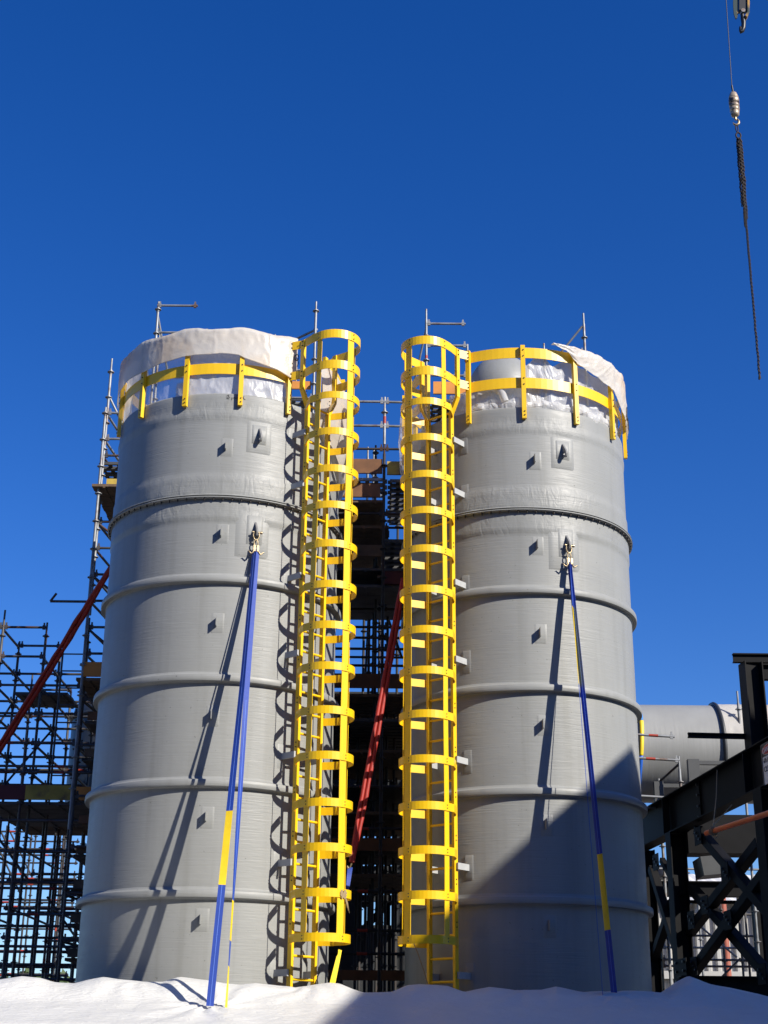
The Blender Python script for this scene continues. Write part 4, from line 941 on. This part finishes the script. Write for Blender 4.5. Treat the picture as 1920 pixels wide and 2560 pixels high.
# ------------------------------------------------------------------ pale corrugated building at the right
Bw = thing('corrugated_shed', 'pale corrugated shed with a white roof beyond the black frame', 'shed', (13, 40, 0))
Yw = 40.; zw = Zd(1500, 1952, Yw); m = MB(); x = 5.5; vs = []
xs2 = []; k = 0
while x < 24:
    for dx, dy in ((0, 0), (.10, .0), (.13, -.11), (.20, -.11), (.23, 0)): xs2.append((x+dx, Yw+dy))
    x += .26
vs = [(a, b_, 0) for a, b_ in xs2]+[(a, b_, zw) for a, b_ in xs2]; n = len(xs2)
m.add(vs, [(i, i+1, n+i+1, n+i) for i in range(n-1)]); m.build('wall', CLAD, Bw)
zr = Zd(1500, 1885, Yw+4); m = MB(); m.grid(120, 4, lambda u, v: (5.2+19*u, Yw-.4+5*v, zw+(zr-zw)*v+.03*(round(u*120) % 2)), smooth=False); m.build('roof', ROOFM, Bw, thick=.02)
m = MB(); m.bb(5.5, 24, Yw-.12, Yw+.0, zw-1.95, zw-1.75); m.bb(5.5, 24, Yw-.12, Yw, 1.5, 1.7); m.build('wall_band', CLAD, Bw)
m = MB(); m.bb(5.5, 5.6, Yw, Yw+14, 0, zw-.02); m.bb(23.9, 24, Yw, Yw+14, 0, zw-.02); m.bb(5.6, 23.9, Yw+13.9, Yw+14, 0, zw-.02); m.build('side_walls', CLAD, Bw)
xx = X(1426, 1890, Yw+1); m = MB(); m.lathe([(.16, zw), (.16, zw+.75)], (xx, Yw+.7), 20); m.build('vent_pipe', ROOFM, Bw)
m = MB(); m.lathe([(.01, zw+1.12), (.25, zw+1.05), (.36, zw+.85), (.36, zw+.7), (.2, zw+.68)], (xx, Yw+.7), 20); m.build('vent_cap', BLKM, Bw)
m = MB(); xx = X(1565, 2000, 38); m.tube([(xx, 38, 0), (xx, 38, zw+.2)], .09, 10); tag(m.build('red_downpipe', mat('faded_red_pipe', (.34, .10, .06), .5)), 'faded red upright pipe in front of the pale shed', 'pipe')
# scaffold in front of the pale shed
s = Scaf('low scaffold between the black frame and the pale shed', (8, 30, 0))
for dx in (1598, 1640, 1560, 1612): s.std(X(dx, 2000, 30), 30, Zd(dx, 1870+(dx % 7)*12, 30), 0)
for dx in (1512, 1470): s.std(X(dx, 2000, 31), 31, Zd(dx, 1868, 31), 0, GT)
for dy in (1975, 2022, 2048, 2074, 2088): s.led((X(1430, dy, 30), 30, Zd(1600, dy, 30)), (X(1650, dy, 30), 30, Zd(1600, dy, 30)), GT if dy in (2048,) else None)
s.led((X(1400, 1876, 30), 30, Zd(1500, 1877, 30)), (X(1650, 1876, 30), 30, Zd(1500, 1877, 30)), GT)
s.brace(atd(1500, 1990, 29.5), atd(1592, 2068, 29.5), GALV); s.brace(atd(1550, 2120, 29.5), atd(1600, 2070, 29.5))
# ------------------------------------------------------------------ trees far away at the left
def tree(x, y, h, label):
    T_ = thing('tree', label, 'tree', (x, y, 0), 'trees beyond the scaffold')
    m = MB(); m.tube([(x, y, 0), (x+.1, y, h*.35), (x, y, h*.7)], [.22, .16, .06], 8)
    for k in range(5): a = k*1.3; m.tube([(x, y, h*(.3+.07*k)), (x+cos(a)*1.2, y+sin(a)*1.2, h*(.5+.08*k))], [.09, .03], 6)
    m.build('trunk', BARK, T_); m = MB(); rnd = random.Random(int(x*7))
    for k in range(1500):
        c = Vector((x, y, h*.66)); d = Vector((rnd.gauss(0, 1), rnd.gauss(0, 1), rnd.gauss(0, 1))).normalized()*(rnd.random()**.4)
        c += Vector((d.x*h*.33, d.y*h*.33, d.z*h*.34))*(1+.35*nz(d.x*2+x, d.y*2, d.z*2)); u_ = Vector((rnd.gauss(0, 1), rnd.gauss(0, 1), rnd.gauss(0, 1))).normalized(); v_ = u_.orthogonal().normalized()
        s_ = .22; m.add([c-u_*s_, c+v_*s_*.6, c+u_*s_, c-v_*s_*.6], [(0, 1, 2, 3)])
    m.build('crown', LEAF, T_)
tree(-13.6, 60, 5.0, 'bushy green tree far away, low behind the left scaffold'); tree(-16.2, 66, 5.2, 'smaller-looking green tree further left behind the scaffold feet')
# ------------------------------------------------------------------ crane gear
def lerpv(a, b_, t): return a+(b_-a)*t
Yc = 30
HB = thing('headache_ball', 'worn metal hook ball on a thin crane wire at the upper right', 'crane hook', tuple(atd(1584, 228, Yc)))
bt, bb_ = atd(1583.5, 199, Yc), atd(1585, 253, Yc); ax = (bb_-bt); L_ = ax.length; m = MB()
pr = [(.0, 0), (.05, .01), (.08, .06), (.1, .14), (.115, .22), (.118, .24), (.10, .25), (.118, .26), (.125, .34), (.125, .48), (.11, .49), (.122, .5), (.12, .62), (.10, .63), (.118, .64), (.115, .76), (.09, .78), (.105, .8), (.1, .9), (.075, .97), (.0, 1.0)]
m.lathe([(r*1.05, bt.z-t*abs(ax.z)) for r, t in pr], (bt.x, bt.y), 28); m.build('ball', BALLM, HB)
m = MB(); m.tube([atd(1564.5, -60, Yc), atd(1581, 185, Yc)], .011, 6); m.tube([atd(1581, 185, Yc), bt+Vector((0, 0, -.02))], .025, 8); m.build('wire', BLKM, HB)
hk = bt.copy(); hk.z = bb_.z; m = MB()
m.tube([hk, hk+Vector((.0, 0, -.08))], .03, 8)
m.tube([hk+Vector((.045, 0, -.06)), hk+Vector((.075, 0, -.12)), hk+Vector((.07, 0, -.19)), hk+Vector((.01, 0, -.24)), hk+Vector((-.05, 0, -.21)), hk+Vector((-.075, 0, -.16))], [.02, .03, .035, .032, .025, .008], 10)
m.tube([hk+Vector((0, 0, -.05)), hk+Vector((.05, 0, -.07))], .025, 8); m.build('hook', HOOKM, HB)
CS = thing('chain_sling', 'dark bundle of lifting chains hanging from the hook ball', 'chain sling', tuple(hk))
ring = hk+Vector((.01, 0, -.33)); m = MB(); m.tube([ring+Vector((.035*cos(a), .02*cos(a), .12*sin(a))) for a in [2*pi*i/16 for i in range(16)]], .014, 8, closed=True)
ring2 = ring+Vector((.02, 0, -.22)); m.tube([ring2+Vector((.06*cos(a), 0, .085*sin(a))) for a in [2*pi*i/16 for i in range(16)]], .02, 8, closed=True); m.build('master_link', CHAIN, CS)
def chain(p, q, name, wob=0, ls=.070, wd_=.023, r=.0145):
    p, q = Vector(p), Vector(q); d = (q-p); n = int(d.length/(ls*.74)); dn = d.normalized(); m = MB()
    e1 = dn.cross(Vector((0, 1, 0))).normalized(); e2 = dn.cross(e1)
    for i in range(n):
        c = p+d*(i+.5)/n+e1*wob*nz(i*.2, p.x*9, 1)+e2*wob*nz(i*.2, 3, p.z); s_ = (e1+e2).normalized() if i % 2 else (e1-e2).normalized()
        m.tube([c+dn*(ls/2)*sin(a)+s_*wd_*cos(a) for a in [2*pi*k/8 for k in range(8)]], r, 4, closed=True)
    return m.build(name, CHAIN, CS)
c0 = ring2+Vector((0, 0, -.08)); e = atd(1641, 812, Yc)
chain(c0, e, 'chain_leg', .01)
for k, (dx, ey) in enumerate(((.05, 490), (.10, 470), (-.03, 440), (.03, 420))):
    q_ = atd(1606+k, ey, Yc)+Vector((dx, .05*k, 0)); chain(c0+Vector((dx*.6, .04*k, -.02*k)), q_, 'chain_leg', .03)
chain(c0+Vector((-.03, .02, -.0)), c0+Vector((-.045, .02, -.25)), 'chain_leg', .01)
m = MB(); m.tube([e+Vector((0, 0, .03)), e-Vector((0, 0, .05)), e-Vector((.02, 0, .09))], [.02, .035, .02], 8); m.build('grab_hook', CHAIN, CS)
CBk = thing('hook_block', 'large crane hook block cut off by the top right frame edge', 'crane hook', tuple(atd(1600, 20, Yc)))
k0 = atd(1600, 42, Yc); u = K/F*Yc*1.0
def kb(dx, dy): return atd(dx, dy, Yc)
m = MB()
def slab(pts, y0_, y1_, m):
    a = [Vector((p.x, Yc+y0_, p.z)) for p in pts]; b2 = [Vector((p.x, Yc+y1_, p.z)) for p in pts]; n = len(pts)
    m.add(a+b2, [tuple(range(n)), tuple(reversed(range(n, 2*n)))]+[(i, (i+1) % n, (i+1) % n+n, i+n) for i in range(n)])
slab([kb(1584, -40), kb(1583.5, 12), kb(1585, 30), kb(1589, 41), kb(1592, 40), kb(1594, 32), kb(1594, -40)], -.02, .02, m)
m.build('cheek_plate', BLOCKM, CBk); m = MB()
slab([kb(1613, -40), kb(1617.5, -40), kb(1617.5, 32), kb(1612, 42), kb(1608, 38), kb(1613, 30)], -.1, .12, m); m.build('cheek_plate', BLOCKM, CBk); m = MB()
slab([kb(1596, -40), kb(1612, -40), kb(1612, 24), kb(1596, 24)], -.06, .1, m)
m.build('sheave_case', BLKM, CBk); m = MB(); c = kb(1604, 27); m.tube([c+Vector((0, -.1, 0)), c+Vector((0, .06, 0))], .055, 16); m.build('trunnion', GALV, CBk)
m = MB(); m.tube([kb(1603, 30), kb(1605, 40), kb(1606.5, 50), kb(1606, 60), kb(1603, 67), kb(1601, 69), kb(1600, 66), kb(1599.5, 60), kb(1599, 57)], [.045, .06, .06, .06, .058, .05, .045, .035, .02], 12)
m.build('hook', BLKM, CBk)
m = MB()
for dx in (1599, 1608): m.tube([kb(dx, -40), kb(dx, -200)], .012, 6)
m.build('wire', BLKM, CBk)
# ------------------------------------------------------------------ plant building off to the right whose shadow falls on the tanks
BH = 14.06; c0 = Vector((13.55, 11.48, 0)); da_ = Vector((.062, -.998, 0)); db_ = Vector((.986, -.167, 0))
Ob = thing('unseen_building', 'tall grey clad plant building standing out of frame to the right', 'building', tuple(c0))
def wall4(p, q, h, m):
    p, q = Vector(p), Vector(q); L_ = (q-p).length; n = int(L_/.3); d = (q-p)/n; out_ = Vector((d.y, -d.x, 0)).normalized()*.03; vs = []
    for i in range(n+1):
        vs += [p+d*i+(out_ if i % 2 else -out_*0), p+d*i+(out_ if i % 2 else -out_*0)+Vector((0, 0, h))]
    m.add(vs, [(2*i, 2*i+2, 2*i+3, 2*i+1) for i in range(n)])
A1 = c0+da_*24; B1 = c0+db_*12; A2 = B1+da_*24
for a, b2 in ((A1, c0), (c0, B1), (B1, A2), (A2, A1)):
    m = MB(); wall4(a, b2, BH-.02, m); m.build('wall', DGREY, Ob)
m = MB(); m.add([c0+Vector((0, 0, BH)), B1+Vector((0, 0, BH)), A2+Vector((0, 0, BH)), A1+Vector((0, 0, BH))], [(0, 1, 2, 3)]); m.build('roof', DGREY, Ob, thick=.04)
m = MB(); pd0 = c0+da_*10-db_*.05; m.box(pd0+Vector((0, 0, 1.6)), da_*1.4, db_*.02, Vector((0, 0, 1.6))); m.build('door', CLAD, Ob)

Ob2 = thing('unseen_building', 'unseen dark building added behind the camera to block sky light', 'building', (-22, -9, 0))  # added out of view to cut sky fill on the tank fronts
Q = [Vector((-26, -9, 0)), Vector((9, -9, 0)), Vector((9, -24, 0)), Vector((-26, -24, 0))]
for i in range(4):
    m = MB(); wall4(Q[(i+1) % 4], Q[i], 17.9, m); m.build('wall', DGREY, Ob2)
m = MB(); m.add([q+Vector((0, 0, 18)) for q in Q], [(0, 1, 2, 3)]); m.build('roof', DGREY, Ob2, thick=.04)
m = MB(); m.bb(-6, -2.5, -9.1, -8.95, 0, 4.2); m.build('door', CLAD, Ob2)

Ob3 = thing('unseen_building', 'unseen low dark building added at the left to block sky light', 'building', (-17, 12, 0))  # added out of view to hold back low sky from the left
Q = [Vector((-17, 14, 0)), Vector((-17, -6, 0)), Vector((-29, -6, 0)), Vector((-29, 14, 0))]
for i in range(4):
    m = MB(); wall4(Q[(i+1) % 4], Q[i], 9.4, m); m.build('wall', DGREY, Ob3)
m = MB(); m.add([q+Vector((0, 0, 9.5)) for q in Q], [(0, 1, 2, 3)]); m.build('roof', DGREY, Ob3, thick=.04)
m = MB(); m.bb(-17.06, -16.94, 2, 5.5, 0, 4.2); m.build('door', CLAD, Ob3)
